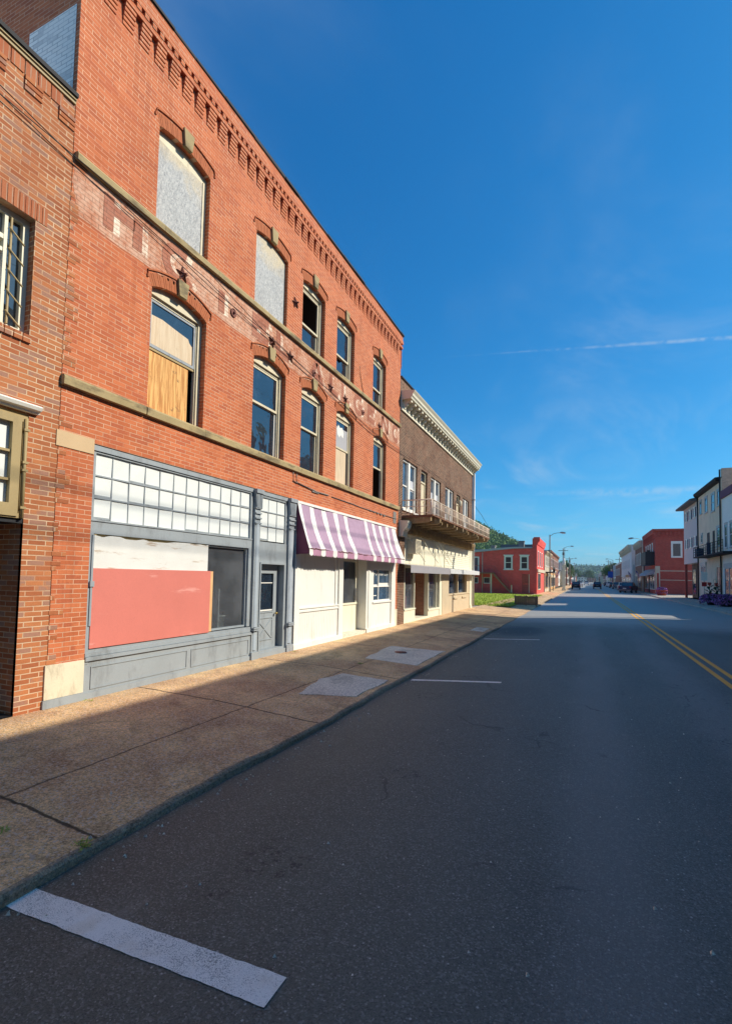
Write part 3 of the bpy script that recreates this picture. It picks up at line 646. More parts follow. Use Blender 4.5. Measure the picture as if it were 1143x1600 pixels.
mb = MB(LF); mb.box(17.50, 17.74, .0, .62, -.02, .02); mb.build('pier_base', 'stone_white', main)

# ---- grey shop front
mb = MB(LF)
mb.box(4.94, 10.42, 3.63, 3.718, -.2, -.015); mb.box(4.94, 10.42, 3.60, 3.63, -.2, -.035)
mb.box(4.94, 5.0, 2.40, 3.60, -.2, -.03); mb.box(8.70, 8.76, 2.58, 3.60, -.2, -.03)
mb.box(4.94, 8.76, 2.40, 2.60, -.2, -.02); mb.box(4.94, 8.76, 2.585, 2.61, -.2, -.005)
mb.box(4.94, 4.995, .5, 2.40, -.2, .0); mb.box(8.66, 8.76, .73, 2.40, -.2, -.02)
mb.box(4.97, 5.0, 1.05, 2.38, -.05, .015); mb.box(4.955, 5.02, 1.62, 1.70, -.02, .03)
for z, p in ((.71, -.01), (.66, .008), (.60, .026)): mb.box(4.94, 8.82, z - .055, z, -.2, p)
mb.box(4.94, 8.80, .532, .55, -.2, .005)
mb.box(4.94, 8.80, 0, .532, -.2, -.008)                                     # bulkhead with applied panel mouldings
for u0, u1 in ((5.05, 6.95), (7.05, 8.72)):
    for a0, a1, b0, b1 in ((u0, u1, .44, .455), (u0, u1, .13, .145), (u0, u0 + .015, .145, .44), (u1 - .015, u1, .145, .44)): mb.box(a0, a1, b0, b1, -.03, .004)
mb.box(4.94, 8.82, .0, .09, -.03, .012)
mb.box(9.02, 10.13, 2.12, 2.58, -.2, -.03); mb.box(9.02, 9.12, .0, 2.12, -.25, -.03); mb.box(10.06, 10.14, .0, 2.12, -.25, -.03)
mb.box(9.02, 10.13, 3.58, 3.602, -.2, -.04); mb.box(9.02, 9.06, 2.58, 3.6, -.2, -.04); mb.box(10.06, 10.13, 2.58, 3.6, -.2, -.04)
mb.box(9.12, 10.06, 2.08, 2.12, -.05, -.01); mb.box(9.085, 9.12, .14, 2.12, -.03, -.01)
mb.box(8.82, 10.42, 0, .10, -.25, .02); mb.box(9.1, 10.1, .10, .145, -.25, -.005)
mb.build('shop_front', 'grey', main)
def pilaster(u0, u1):
    mb = MB(LF); c = (u0 + u1) / 2; w = (u1 - u0) / 2
    mb.box(u0, u1, 0, .16, -.2, .05); mb.box(u0 + .02, u1 - .02, .16, 3.70, -.2, .015)
    pts = [(c + (w - .06) * math.cos(R(a)), .012 + .032 * math.sin(R(a))) for a in range(0, 181, 20)]
    n = len(pts)
    for za, zb in ((.2, .62), (.70, 2.95)):
        A = [mb.P(u, za, d) for u, d in pts]; B = [mb.P(u, zb, d) for u, d in pts]
        for k in range(n - 1): mb.face([A[k], A[k + 1], B[k + 1], B[k]], 0, True)
        mb.face(A); mb.face(B)
    for z in (.62, .66, 2.95, 3.06, 3.17, 3.28): mb.box(u0 + .015, u1 - .015, z, z + .03, -.1, .045 if z > 1 else .08)
    mb.prism([(u0 + .04, 3.3), (u1 - .04, 3.3), (u1, 3.62), (u0, 3.62)], -.1, .05); mb.box(u0 - .01, u1 + .01, 3.62, 3.71, -.1, .08)
    for k in range(4): mb.box(u0 + .05 + k * .05, u0 + .07 + k * .05, 3.3, 3.6, .05, .06)
    mb.build('iron_pilaster', 'greyworn' if u0 > 10 else 'grey', main)
pilaster(8.78, 9.02); pilaster(10.14, 10.42)
def transom(u0, u1, nc, z0=2.61, z1=3.60, nr=3):
    mb = MB(LF); w = (u1 - u0) / nc; h = (z1 - z0) / nr
    for k in range(1, nc): mb.box(u0 + k * w - .0075, u0 + k * w + .0075, z0, z1, -.1, -.058)
    for k in range(1, nr): mb.box(u0, u1, z0 + k * h - .011, z0 + k * h + .011, -.1, -.052)
    for k in range(nc * nr):   # putty scraps give each pane a slightly different edge
        i, j = k % nc, k // nc
        if random.random() < .35: mb.box(u0 + i * w + .011, u0 + (i + 1) * w - .011, z0 + j * h + .014, z0 + j * h + .014 + random.uniform(.01, .03), -.1, -.06)
    t = mb.build('transom_window', 'grey', main)
    mb = MB(LF)
    for i in range(nc):
        for j in range(nr):
            e = random.uniform(-.006, .006); f_ = random.uniform(-.006, .006)
            mb.quad([(u0 + i * w, z0 + j * h, -.068 + e), (u0 + (i + 1) * w, z0 + j * h, -.068 - e), (u0 + (i + 1) * w, z0 + (j + 1) * h, -.068 + f_), (u0 + i * w, z0 + (j + 1) * h, -.068 - f_)])
    mb.build('panes', 'pane_white', t)
transom(5.0, 8.70, 12); transom(9.06, 10.06, 3)
mb = MB(LF)
top = [(5.0, 2.385)]
y = 5.0
while y < 7.42: y += random.uniform(.06, .2); top.append((min(y, 7.42), 2.385 - random.choice((0, 0, .006, .012, .03))))
mb.prism([(5.0, 1.86), (7.42, 1.86)] + [(7.42, 2.385)] + top[-2:0:-1] + [(5.0, 2.385)], -.06, -.02)
mb.build('white_board', 'white_peel', main)
mb = MB(LF); mb.box(5.0, 5.06, 1.9, 2.39, -.10, -.025); mb.box(5.0, 7.42, 2.36, 2.40, -.12, -.065); mb.build('board_batten', 'tanwood', main)
mb = MB(LF); mb.box(4.995, 7.475, .72, 1.89, -.015, .012); pb = mb.build('salmon_board', 'pink', main)
for z_ in (.78, 1.3, 1.83):
    for k in range(7):
        mb = MB(LF); y_ = 5.05 + k * .39 + random.uniform(-.03, .03); mb.tube([(y_, z_, .011), (y_, z_, .0145)], .008, 7); mb.build('screw', 'pink', pb)
mb = MB(LF); mb.box(7.477, 7.55, .735, 1.885, -.05, .006); mb.build('raw_edge', 'plyedge', pb)
mb = MB(LF); ring(mb, 7.42, 8.66, .73, 2.40, .035, -.16, -.06); w = mb.build('display_window', 'grey', main)
mb = MB(LF); mb.quad([(7.45, .76, -.11), (8.63, .76, -.11), (8.63, 2.37, -.11), (7.45, 2.37, -.11)]); mb.build('pane', 'glass_clear', w)
# door with a window and a cross-braced panel
mb = MB(LF); d0, d1 = -.23, -.19
mb.box(9.12, 9.25, .145, 2.08, d0, d1); mb.box(9.86, 10.0, .145, 2.08, d0, d1); mb.box(9.25, 9.86, 1.90, 2.08, d0, d1); mb.box(9.25, 9.86, .145, .96, d0, d1)
mb.box(10.0, 10.06, .145, 2.08, -.25, -.21)
for (x, z, x2, z2) in ((9.3, .38, 9.81, .80), (9.3, .80, 9.81, .38)):
    v = Vector((x2 - x, z2 - z)).normalized(); nx, nz = -v.y * .02, v.x * .02
    mb.prism([(x + nx, z + nz), (x - nx, z - nz), (x2 - nx, z2 - nz), (x2 + nx, z2 + nz)], d1, d1 + .012 + (.002 if z > .5 else 0))
for a0, a1, b0, b1 in ((9.27, 9.84, .83, .85), (9.27, 9.84, .33, .35), (9.27, 9.285, .35, .83), (9.825, 9.84, .35, .83), (9.25, 9.86, .96, .99), (9.25, 9.27, .99, 1.9), (9.84, 9.86, .99, 1.9), (9.27, 9.84, 1.87, 1.9)): mb.box(a0, a1, b0, b1, d1 - .001, d1 + .014)
door = mb.build('door', 'grey', main)
mb = MB(LF); mb.quad([(9.25, .97, -.215), (9.86, .97, -.215), (9.86, 1.9, -.215), (9.25, 1.9, -.215)]); mb.build('pane', 'glass', door)
mb = MB(LF); mb.box(9.26, 9.85, 1.64, 1.66, -.212, -.2); mb.build('glazing_bar', 'white', door); mb = MB(LF); mb.box(9.26, 9.85, 1.0, 1.03, -.212, -.19); mb.build('glazing_bar', 'white', door)
mb = MB(LF); mb.tube([(9.93, .93, -.19), (9.93, .93, -.14)], .012, 8); mb.lathe([(.005, -.03), (.026, -.015), (.03, 0), (.026, .015), (.005, .03)], (9.93, .93, -.13)); mb.build('handle', 'brass', door)

# ---- white shop front under the awning
mb = MB(LF)
mb.box(10.44, 13.12, 0, .125, -.2, .05); mb.box(14.86, 17.5, 0, .125, -.2, .05)
mb.box(10.46, 10.70, .125, 2.9, -.2, .03); mb.box(12.86, 13.12, .125, 2.9, -.24, .03); mb.box(12.66, 12.70, .98, 2.9, -.2, .012)
mb.box(10.70, 12.86, .90, .945, -.2, .02); mb.box(10.70, 12.86, .985, 1.02, -.2, .03); mb.box(10.70, 12.86, .945, .985, -.2, .006)
mb.box(10.70, 12.86, 1.02, 2.9, -.2, -.012)
k = 10.70
while k < 12.85: mb.box(k, min(k + .083, 12.86), .125, .90, -.2, -.008); k += .09
mb.box(14.80, 14.94, .125, 2.9, -.3, .03); mb.box(14.96, 15.12, .125, 2.9, -.2, .045); mb.box(17.10, 17.50, .125, 2.9, -.2, .03); mb.box(15.12, 15.48, .125, 2.9, -.2, -.005)
mb.box(15.48, 17.10, .125, .96, -.2, -.01); mb.box(15.4, 17.12, .93, .985, -.2, .03); mb.box(15.48, 17.10, 2.12, 2.9, -.2, -.01)
mb.box(10.44, 17.5, 2.9, 3.62, -.2, .01)
mb.build('white_shop_front', 'white', main)
mb = MB(LF); mb.box(13.12, 14.80, 0, .10, -.6, .04); mb.build('door_step', 'patch', main)
mb = MB(LF)                                        # set-back door
mb.box(13.12, 14.8, .10, .98, -.32, -.27); mb.box(13.12, 13.2, .98, 2.9, -.32, -.27); mb.box(14.62, 14.8, .98, 2.9, -.32, -.27); mb.box(13.2, 14.62, 2.30, 2.9, -.32, -.27)
mb.box(13.12, 14.75, .94, 1.0, -.27, -.24); mb.box(14.35, 14.37, .1, .94, -.27, -.265)
d2 = mb.build('glazed_door', 'cream_light', main)
mb = MB(LF); mb.quad([(13.2, .98, -.30), (14.62, .98, -.30), (14.62, 2.3, -.30), (13.2, 2.3, -.30)]); mb.build('pane', 'glass_clear', d2)
mb = MB(LF); mb.box(14.56, 14.60, 1.05, 1.45, -.27, -.24); mb.build('handle', 'chrome', d2)
mb = MB(LF); ring(mb, 15.48, 17.10, .985, 2.12, .05, -.12, -.03); mb.box(16.0, 16.05, 1.03, 2.07, -.1, -.05); mb.box(15.53, 17.05, 1.48, 1.52, -.1, -.055)
w = mb.build('shop_window', 'white', main)
mb = MB(LF); mb.quad([(15.5, 1.0, -.08), (17.08, 1.0, -.08), (17.08, 2.1, -.08), (15.5, 2.1, -.08)]); mb.build('pane', 'blueglass', w)
mb = MB(LF); mb.box(16.1, 16.98, 1.50, 1.62, -.078, -.07); mb.box(15.56, 15.95, 1.52, 1.57, -.078, -.07); mb.box(15.6, 15.9, 1.17, 1.2, -.078, -.07); mb.build('paper_notice', 'white', w)
mb = MB(LF)
mb.box(15.56, 17.0, 1.93, 1.945, -.078, -.074)
for k in range(7): mb.box(15.6 + k * .2 + .03 * (k % 2), 15.66 + k * .2 + .03 * (k % 2), 1.88, 1.94, -.079, -.073)
mb.build('window_garland', 'white', w)

# ---- striped awning
bounds = [10.46, 10.61, 11.02, 11.27, 11.70, 11.91, 12.32, 12.54, 13.02, 13.23, 14.47, 14.81, 15.17, 15.39, 15.77, 16.07, 16.37, 16.63, 16.95, 17.40]
bounds = [10.46, 10.62, 11.05, 11.27, 11.70, 11.92, 12.34, 12.56, 13.02, 13.24, 14.46, 14.68, 15.12, 15.34, 15.75, 15.97, 16.34, 16.58, 16.98, 17.40]
aw = MB(LF); zt_, zb_, dp = 3.66, 2.50, .42
NS = 7
fine_ = []
for k, (a, b) in enumerate(zip(bounds, bounds[1:])):
    nn_ = max(1, round((b - a) / .11)); fine_ += [(a + (b - a) * q_ / nn_, a + (b - a) * (q_ + 1) / nn_, k % 2) for q_ in range(nn_)]
for a, b, m in fine_:
    for j in range(NS):
        def pt(y, t):
            sag = -.05 * math.sin(math.pi * t) * (.6 + .4 * abs(math.sin((y - 10.46) * 1.35))) + .014 * math.sin(y * 3.1 + t * 4) + .006 * math.sin(y * 11 + t * 9)
            return (y, zt_ + (zb_ - zt_) * t + sag * .4, .03 + (dp - .03) * t + sag)
        t0, t1 = j / NS, (j + 1) / NS
        aw.quad([pt(a, t0), pt(b, t0), pt(b, t1), pt(a, t1)], m)
awn = aw.build('awning', ['canvas_white', 'mauve'], main)
mb = MB(LF)
mb.quad([(10.462, 3.62, .03), (10.462, 2.50, .41), (10.462, 2.38, .41), (10.462, 2.36, .03)]); mb.build('side_curtain', 'mauve_dark', awn); mb = MB(LF); mb.quad([(17.398, 3.62, .03), (17.398, 2.50, .41), (17.398, 2.38, .41), (17.398, 2.36, .03)])
mb.build('side_curtain', 'mauve_dark', awn)
mb = MB(LF)
for k, (a, b) in enumerate(zip(bounds, bounds[1:])):
    m = 0 if k % 2 == 0 else 1; n = max(1, round((b - a) / .15)); w = (b - a) / n
    for j in range(n):
        u0 = a + j * w; pts = [(u0, 2.50)] + [(u0 + w * (.5 - .5 * math.cos(R(x))), 2.38 - .05 * math.sin(R(x))) for x in range(0, 181, 30)] + [(u0 + w, 2.50)]
        idx = [mb.P(u, v, dp + .004 + .012 * math.sin(u * 9) * (2.5 - v) / .15) for u, v in pts]; mb.face(idx, m)
mb.build('valance', ['canvas_white', 'mauve_val'], awn)
mb = MB(LF); y = 10.5
while y < 17.3:
    y2 = y + random.uniform(.05, .3)
    if random.random() < .5: mb.tube([(y, 2.505 + random.uniform(-.01, .015), dp + .012), (y2, 2.505 + random.uniform(-.01, .015), dp + .012)], .011, 5)
    y = y2
mb.tube([(10.46, 2.5, dp - .01), (17.4, 2.5, dp - .01)], .012, 6); mb.build('front_bar', 'iron', awn)
mb = MB(LF); mb.box(10.44, 17.42, 3.64, 3.70, 0, .06); mb.build('head_board', 'canvas_white', awn)

# things standing in the two shops
t = thing('wire_rack', 'grey green drawer rack standing inside the shop window beside the salmon board', 'rack', (FX - .6, 7.9, .04))
mb = MB(LF)
for u in (7.62, 7.98, 8.3): mb.box(u - .012, u + .012, .04, 1.52, -.50, -.47); mb.box(u - .012, u + .012, .04, 1.52, -.95, -.92)
mb.build('frame', 'cabinet', t)
for k in range(9):
    mb = MB(LF); mb.box(7.63, 7.97, .12 + k * .155, .24 + k * .155, -.93, -.48 + .01 * (k % 3)); mb.build('drawer', 'cabinet', t)
mb = MB(LF); mb.box(8.0, 8.29, .1, 1.5, -.93, -.5); mb.build('side_panel', 'blackshop', t)
t = thing('white_bucket', 'white plastic bucket behind the glass at the foot of the grey shop window', 'bucket', (FX - .55, 8.42, .70))
mb = MB(LF); mb.lathe([(.10, 0), (.13, .24), (.14, .24), (.14, .26), (.115, .26), (.10, .03)], (8.42, .70, -.55), 16); mb.build('pail', 'white', t)
mb = MB(LF); mb.tube([(8.42 + .13 * math.cos(R(a)), .93 - .1 * math.sin(R(a)), -.42) for a in range(0, 181, 20)], .006, 5); mb.build('handle', 'chrome', t)
t = thing('wooden_crate', 'dark red wooden crate behind the white bucket in the shop window', 'crate', (FX - .9, 8.6, .04))
mb = MB(LF); mb.box(8.40, 8.85, .04, .98, -1.2, -.8); mb.box(8.38, 8.87, .98, 1.0, -1.22, -.78)
for k in range(5): mb.box(8.41, 8.84, .1 + k * .18, .25 + k * .18, -.8, -.785)
mb.build('crate_body', 'brick_dkred', t)
t = thing('display_bench', 'low display bench under the glass inside the grey shop', 'bench', (FX - .6, 8.2, .04))
mb = MB(LF); mb.box(7.5, 8.85, .60, .695, -.75, -.35); mb.build('bench_top', 'grey', t)
for u in (7.56, 8.80):
    mb = MB(LF); mb.box(u - .03, u + .03, .04, .60, -.7, -.42); mb.build('leg', 'grey', t)
t = thing('orange_stool', 'small orange painted chair seen through the dark shop doorway under the awning', 'chair', (FX - .75, 13.9, .04))
mb = MB(LF); mb.box(13.7, 14.1, 1.02, 1.06, -.9, -.5); mb.build('seat', 'orange', t)
for u in (13.72, 14.08):
    for d in (-.88, -.54):
        mb = MB(LF); mb.box(u - .02, u + .02, .04, 1.02, d, d + .035); mb.build('leg', 'orange', t)
mb = MB(LF); mb.box(13.70, 13.75, 1.06, 1.5, -.9, -.86); mb.box(14.05, 14.1, 1.06, 1.5, -.9, -.86); mb.box(13.75, 14.05, 1.38, 1.48, -.9, -.87); mb.build('backrest', 'redflower', t)

# ------------------------------------------------------------------ two-storey brick neighbour at the left edge
nb = thing('corner_store', 'two storey red brick building at the left edge, tan shop window over dark entry', 'building', (FX, -6, 0))
N0, N1, NTOP = -6.0, 4.395, 8.42
mb = MB(LF)
ops = [(1.9, 3.95, 4.88, 6.43, 0, .16), (-.9, 1.1, 4.88, 6.43, 0, .16), (-4, -2, 4.88, 6.43, 0, .16), (-5.2, 4.0, 0, 3.86, 0, .05)]
wall(mb, N0, N1, 0, NTOP, ops)
mb.quad([(4.0, 0, 0), (4.0, 2.52, 0), (4.0, 2.52, -2.2), (4.0, 0, -2.2)])                # brick return into the entry
mb.quad([(N0, 0, 0), (N0, NTOP, 0), (N0, NTOP, -15), (N0, 0, -15)]); mb.quad([(N0, 0, -15), (N1, 0, -15), (N1, NTOP, -15), (N0, NTOP, -15)]); mb.quad([(N1, 0, -15), (N1, NTOP, -15), (N1, NTOP, -.01), (N1, 0, -.01)])
# toothed bond into the taller building, projecting string bricks
for j in range(124):
    if random.random() < .5 and not 3.5 < j * .0665 < 3.85: mb.box(N1 - .01, N1 + random.choice((.06, .12, .12, .19)), .58 + j * .0665, .58 + j * .0665 + .06, -.01, .0045) if .58 + j * .0665 < 7.6 and not (4.36 < .58 + j * .0665 < 4.56) and not (3.5 < .58 + j * .0665 < 3.8) else None
for u in (3.72, 4.17, 3.27):
    for j in range(3): mb.box(u, u + .225, 8.03 + j * .0665, 8.03 + j * .0665 + .05, -.01, .018 + .004 * j)
mb.build('wall', 'brick_left', nb)
mb = MB(LF)
for k in range(60):
    u = N0 + .03 + k * .17
    if u + .1 < N1: mb.box(u, u + .155, 8.22, 8.40, -.02, .012)
mb.build('soldier_course', 'brick_soldier', nb)
for a, b in ((1.9, 3.95), (-.9, 1.1)):
    mb = MB(LF)
    for k in range(40):
        u = a - .1 + k * .072
        if u < b + .12: mb.box(u, u + .064, 6.435, 6.665, -.02, .007)
    mb.build('lintel', 'brick_soldier', nb)
    mb = MB(LF)
    for k in range(20):
        u = a - .02 + k * .11
        if u < b: mb.box(u, u + .10, 4.775, 4.875, -.1, .03)
    mb.build('window_sill', 'brick_left', nb)
mb = MB(LF); mb.box(N0, N1 - .005, 8.42, 8.465, -.3, .03); mb.box(N0, N1 - .008, 8.465, 8.50, -.3, .05); mb.build('cornice', 'tanwood', nb)
mb = MB(LF); mb.box(N0, N1 - .003, 8.50, 8.56, -.3, .075); mb.build('coping', 'black', nb); mb = MB(LF); mb.box(N0, N1 - .1, 8.3, 8.4, -14.9, -.3); mb.build('roof', 'bounce_roof', nb)
# upstairs windows: outer frame, mullion, hinged sash ajar, curtain
for a, b in ((1.9, 3.95), (-.9, 1.1), (-4, -2)):
    mb = MB(LF); ring(mb, a, b, 4.88, 6.43, .075, -.22, -.12); mb.box(b - .30, b - .26, 4.95, 6.36, -.2, -.115); mb.box(a + .07, b - .28, 6.02, 6.08, -.2, -.12); mb.box(a + .07, b - .28, 5.86, 5.91, -.2, -.125)
    w = mb.build('window', 'cream_light', nb)
    mb = MB(LF); mb.box(a + .08, b - .29, 6.085, 6.35, -.18, -.17); mb.build('screen', 'fence_grey', w)
    mb = MB(LF); mb.box(b - .255, b - .08, 4.96, 6.35, -.19, -.18); mb.build('pane', 'glass', w)
    mb = MB(LF)
    for k in range(5): mb.tube([(b - .25, 6.20 - k * .27, -.1), (b - .10, 6.02 - k * .27, -.03)], .012, 5)
    mb.box(b - .235, b - .215, 4.96, 6.34, -.12, -.095)
    mb.build('hinged_sash', 'tanwood', w)
    mb = MB(LF); n = 60
    for k in range(n):
        u, u2 = a + .08 + (b - a - .4) * k / n, a + .08 + (b - a - .4) * (k + 1) / n
        f_ = lambda x: -.26 + .035 * math.sin(x * 42) + .01 * math.sin(x * 17)
        mb.quad([(u, 4.95, f_(u)), (u2, 4.95, f_(u2)), (u2, 5.82, f_(u2)), (u, 5.82, f_(u))])
    mb.build('curtain', 'curtain', w)
    mb = MB(LF)
    mb.quad([(a, 4.8, -.6), (b, 4.8, -.6), (b, 6.5, -.6), (a, 6.5, -.6)])
    for k in range(9): mb.box(a + .15 + k * .2, a + .165 + k * .2, 4.95, 5.86, -.2, -.19)
    for z in (5.1, 5.4, 5.7): mb.box(a + .08, b - .3, z, z + .02, -.198, -.19)
    mb.build('window_guard', 'blackshop', w)
# tan shop window above the entry
mb = MB(LF); mb.box(-5.2, 4.0, 3.80, 3.86, -.3, -.01); ring(mb, -5.2, 3.985, 2.50, 3.80, .06, -.3, .02)
sw = 1.36
for k in range(7):
    u1 = 3.90 - k * sw; u0 = u1 - sw + .06; ring(mb, u0, u1, 2.52, 3.79, .11, -.12, .04, wb=.16, wt=.09)
    for z in (2.96, 3.32): mb.box(u0 + .11, u1 - .11, z, z + .03, -.1, .02)
w = mb.build('shop_transom', 'tanwood', nb)
mb = MB(LF)
for k in range(7): u1 = 3.90 - k * sw; mb.box(u1 - sw + .17, u1 - .11, 2.68, 3.70, -.06, -.03)
mb.build('panes', 'pane_white', w)
mb = MB(LF); mb.tube([(3.955, 2.50, .03), (3.955, 3.78, .03)], .022, 8)
for z in (2.62, 3.1, 3.2, 3.62): mb.box(3.92, 3.99, z, z + .03, 0, .06)
mb.build('drain_pipe', 'tanwood', w)
mb = MB(LF); mb.extr_u([(0, 3.875), (.05, 3.875), (.06, 3.90), (.10, 3.915), (.12, 3.955), (.10, 3.975), (0, 3.985)], -5.2, 4.1); mb.build('ledge', 'white', nb)
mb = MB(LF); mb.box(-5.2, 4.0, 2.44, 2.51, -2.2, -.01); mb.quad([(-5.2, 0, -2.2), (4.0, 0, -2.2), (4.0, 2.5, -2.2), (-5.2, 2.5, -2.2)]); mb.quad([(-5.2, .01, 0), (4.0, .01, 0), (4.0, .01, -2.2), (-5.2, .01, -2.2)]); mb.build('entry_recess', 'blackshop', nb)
mb = MB(LF); mb.box(2.2, 3.7, 1.3, 2.1, -2.18, -2.15); mb.build('poster', 'banner', nb)
mb = MB(LF); mb.box(1.6, 3.8, .55, .62, -2.15, -1.5); mb.box(1.6, 3.8, 0.02, .55, -2.15, -1.6); mb.build('shop_counter', 'fence_grey', nb)
# side wall of the taller building above this roof: whitewashed window
mb = MB(Fr((0, B0, 0), (1, 0, 0), (0, -1, 0)))
mb.quad([(-7.74, 8.5, .006), (-6.68, 8.5, .006), (-6.68, 10.0, .006), (-7.74, 10.0, .006)])
M['whitewash_blue'] = brick('whitewashed_side_brick', (.95, .88, .80), (.97, .92, .85), (.7, .66, .62), ms=.008, var=.12, odd=(.35, .33, .34), odd_amt=.4)
mb.build('blocked_window', 'whitewash_blue', main)

# ------------------------------------------------------------------ brown brick building with the iron balcony
bb = thing('balcony_building', 'two storey dark brown brick building with bracketed cream cornice and sagging iron balcony', 'building', (FX, 18, 0))
C0, C1 = 17.79, 31.35
wins = [(18.22, 20.02, 4.55, 6.58), (20.56, 21.48, 4.3, 6.60), (22.06, 23.78, 4.55, 6.58), (24.64, 26.44, 4.55, 6.58), (27.06, 27.92, 4.3, 6.55), (28.60, 30.19, 4.55, 6.58)]
mb = MB(LF); wall(mb, C0, C1, 3.9, 9.66, [(*w, 0, .14) for w in wins]); wall(mb, C0, C1, 0, 3.9, [(18.56, C1 - .02, 0, 3.88, 0, .2)])
mb.quad([(C1, 0, 0), (C1, 9.6, 0), (C1, 8.3, -16), (C1, 0, -16)]); mb.quad([(C0, 0, 0), (C0, 9.66, 0), (C0, 9.66, -16), (C0, 0, -16)]); mb.quad([(C0, 0, -16), (C1, 0, -16), (C1, 8.3, -16), (C0, 8.3, -16)])
mb.build('wall', 'brick_brown', bb)
mb = MB(LF); mb.box(C0, C1 + .02, 9.66, 9.72, -.35, .05); mb.box(C0 + .1, C1 - .1, 8.0, 8.2, -15.9, -.1); mb.build('roof', 'black', bb)
mb = MB(LF); mb.quad([(C0 + .1, 4.0, -4), (C1 - .1, 4.0, -4), (C1 - .1, 7.5, -4), (C0 + .1, 7.5, -4)]); mb.quad([(C0 + .1, 4.0, -.3), (C1 - .1, 4.0, -.3), (C1 - .1, 4.0, -4), (C0 + .1, 4.0, -4)]); mb.quad([(C0 + .1, 7.5, -.3), (C1 - .1, 7.5, -.3), (C1 - .1, 7.5, -4), (C0 + .1, 7.5, -4)])
for u in (C0 + .1, C1 - .1, 20.3, 24.2, 26.8): mb.quad([(u, 0, -.3), (u, 7.5, -.3), (u, 7.5, -4), (u, 0, -4)])
mb.quad([(C0 + .1, 0.03, -3.5), (C1 - .1, .03, -3.5), (C1 - .1, 4, -3.5), (C0 + .1, 4, -3.5)]); mb.quad([(18.5, .03, 0), (C1 - .1, .03, 0), (C1 - .1, .03, -3.5), (18.5, .03, -3.5)])
mb.build('rooms', 'gap', bb)
# cornice
mb = MB(LF)
mb.extr_u([(0, 8.38), (.06, 8.38), (.07, 8.46), (.05, 8.50), (.05, 8.78), (.42, 8.80), (.44, 8.86), (.48, 8.90), (.50, 8.98), (.56, 9.06), (.58, 9.10), (0, 9.16)], C0 + .05, C1 + .05)
mb.build('cornice', 'cream_light', bb)
y = C0 + .2
while y < C1 - .1:
    mb = MB(LF); mb.extr_u([(.03, 8.47), (.10, 8.47), (.12, 8.54), (.20, 8.60), (.26, 8.70), (.38, 8.70), (.38, 8.79), (.03, 8.79)], y, y + .16); mb.build('bracket', 'cream_light', bb); y += .47
for k, (a, b, z0, z1) in enumerate(wins):
    if k in (1, 4):
        mb = MB(LF); ring(mb, a, b, z0, z1, .08, -.2, -.08); mb.box(a + .08, b - .08, z1 - .55, z1 - .48, -.2, -.08); mb.box(a + .08, b - .08, z0 + .08, z1 - .55, -.16, -.12)
        mb.box(a + .2, b - .2, z0 + .3, z0 + .85, -.12, -.11); mb.box(a + .2, b - .2, z0 + 1.0, z1 - .7, -.12, -.11)
        d = mb.build('balcony_door', 'cream', bb)
        mb = MB(LF); mb.box(a + .08, b - .08, z1 - .48, z1 - .08, -.15, -.14); mb.build('fanlight_pane', 'glass', d)
        mb = MB(LF); mb.tube([(b - .16, z0 + .95, -.12), (b - .16, z0 + .95, -.06)], .025, 8); mb.build('handle', 'brass', d)
    else:
        c = (a + b) / 2; mb = MB(LF); ring(mb, a, b, z0, z1, .08, -.2, -.07); mb.box(c - .11, c + .11, z0, z1, -.2, -.05)
        for u0, u1 in ((a + .08, c - .11), (c + .11, b - .08)):
            ring(mb, u0, u1, z0 + .08, z1 - .06, .045, -.17, -.11); mb.box(u0, u1, (z0 + z1) / 2 - .05, (z0 + z1) / 2, -.17, -.10)
        mb.box(a - .05, b + .05, z0 - .07, z0, -.1, .05)
        w = mb.build('window', 'white', bb)
        for u0, u1 in ((a + .12, c - .15), (c + .15, b - .12)):
            mb = MB(LF); mb.box(u0, u1, z0 + .1, z1 - .1, -.15, -.145); mb.build('pane', 'blueglass', w)
            if k != 0 or u0 > c:
                mb = MB(LF); mb.box(u0 + .02, u1 - .02, z0 + (.9 if k < 3 else .2), z0 + (.9 if k < 3 else .2) + .45, -.143, -.14); mb.build('blind', 'curtain', w)
mb = MB(LF)   # lantern by the second balcony door
mb.box(26.80, 26.86, 6.05, 6.12, 0, .2); mb.lathe([(.02, .3), (.11, .22), (.10, 0), (.06, -.06), (.02, -.1)], (26.83, 5.85, .25), 8); mb.build('porch_lantern', 'cream', bb)
# the balcony
bal = MB(LF); by0, by1, bp = 18.2, 30.55, 1.2
for k in range(9): d = .02 + k * .132; bal.box(by0, by1, 4.235, 4.27, d, d + .12)
bal = bal.build('balcony', 'deck', bb)
y = by0 + .06
while y < by1:
    mb = MB(LF); dz = random.uniform(-.05, .03)
    e_ = random.uniform(-.12, .08); mb.extr_u([(0, 3.98 + dz), (bp * .35, 3.99 + dz), (bp - .06 + e_, 4.03 + dz), (bp + .02 + e_, 4.08 + dz), (bp + .02 + e_, 4.20), (bp - .1, 4.235), (0, 4.235)], y, y + random.uniform(.09, .17)); mb.build('joist', 'joist', bal); y += random.uniform(.72, .95)
mb = MB(LF); mb.box(by0 - .02, by1 + .02, 4.235, 4.285, bp - .03, bp + .025); mb.box(by0 - .02, by0 + .03, 4.17, 4.235, .0, bp); mb.build('edge_beam', 'deck', bal)
mb = MB(LF)
zr = 4.86
mb.tube([(by0, zr, .03), (by0, zr, bp), (by1, zr, bp), (by1, zr, .03)], .026, 6); mb.tube([(by0, 4.60, .03), (by0, 4.60, bp), (by1, 4.60, bp), (by1, 4.60, .03)], .014, 5); mb.tube([(by0, 4.34, .03), (by0, 4.34, bp), (by1, 4.34, bp), (by1, 4.34, .03)], .014, 5)
y = by0
k = 0
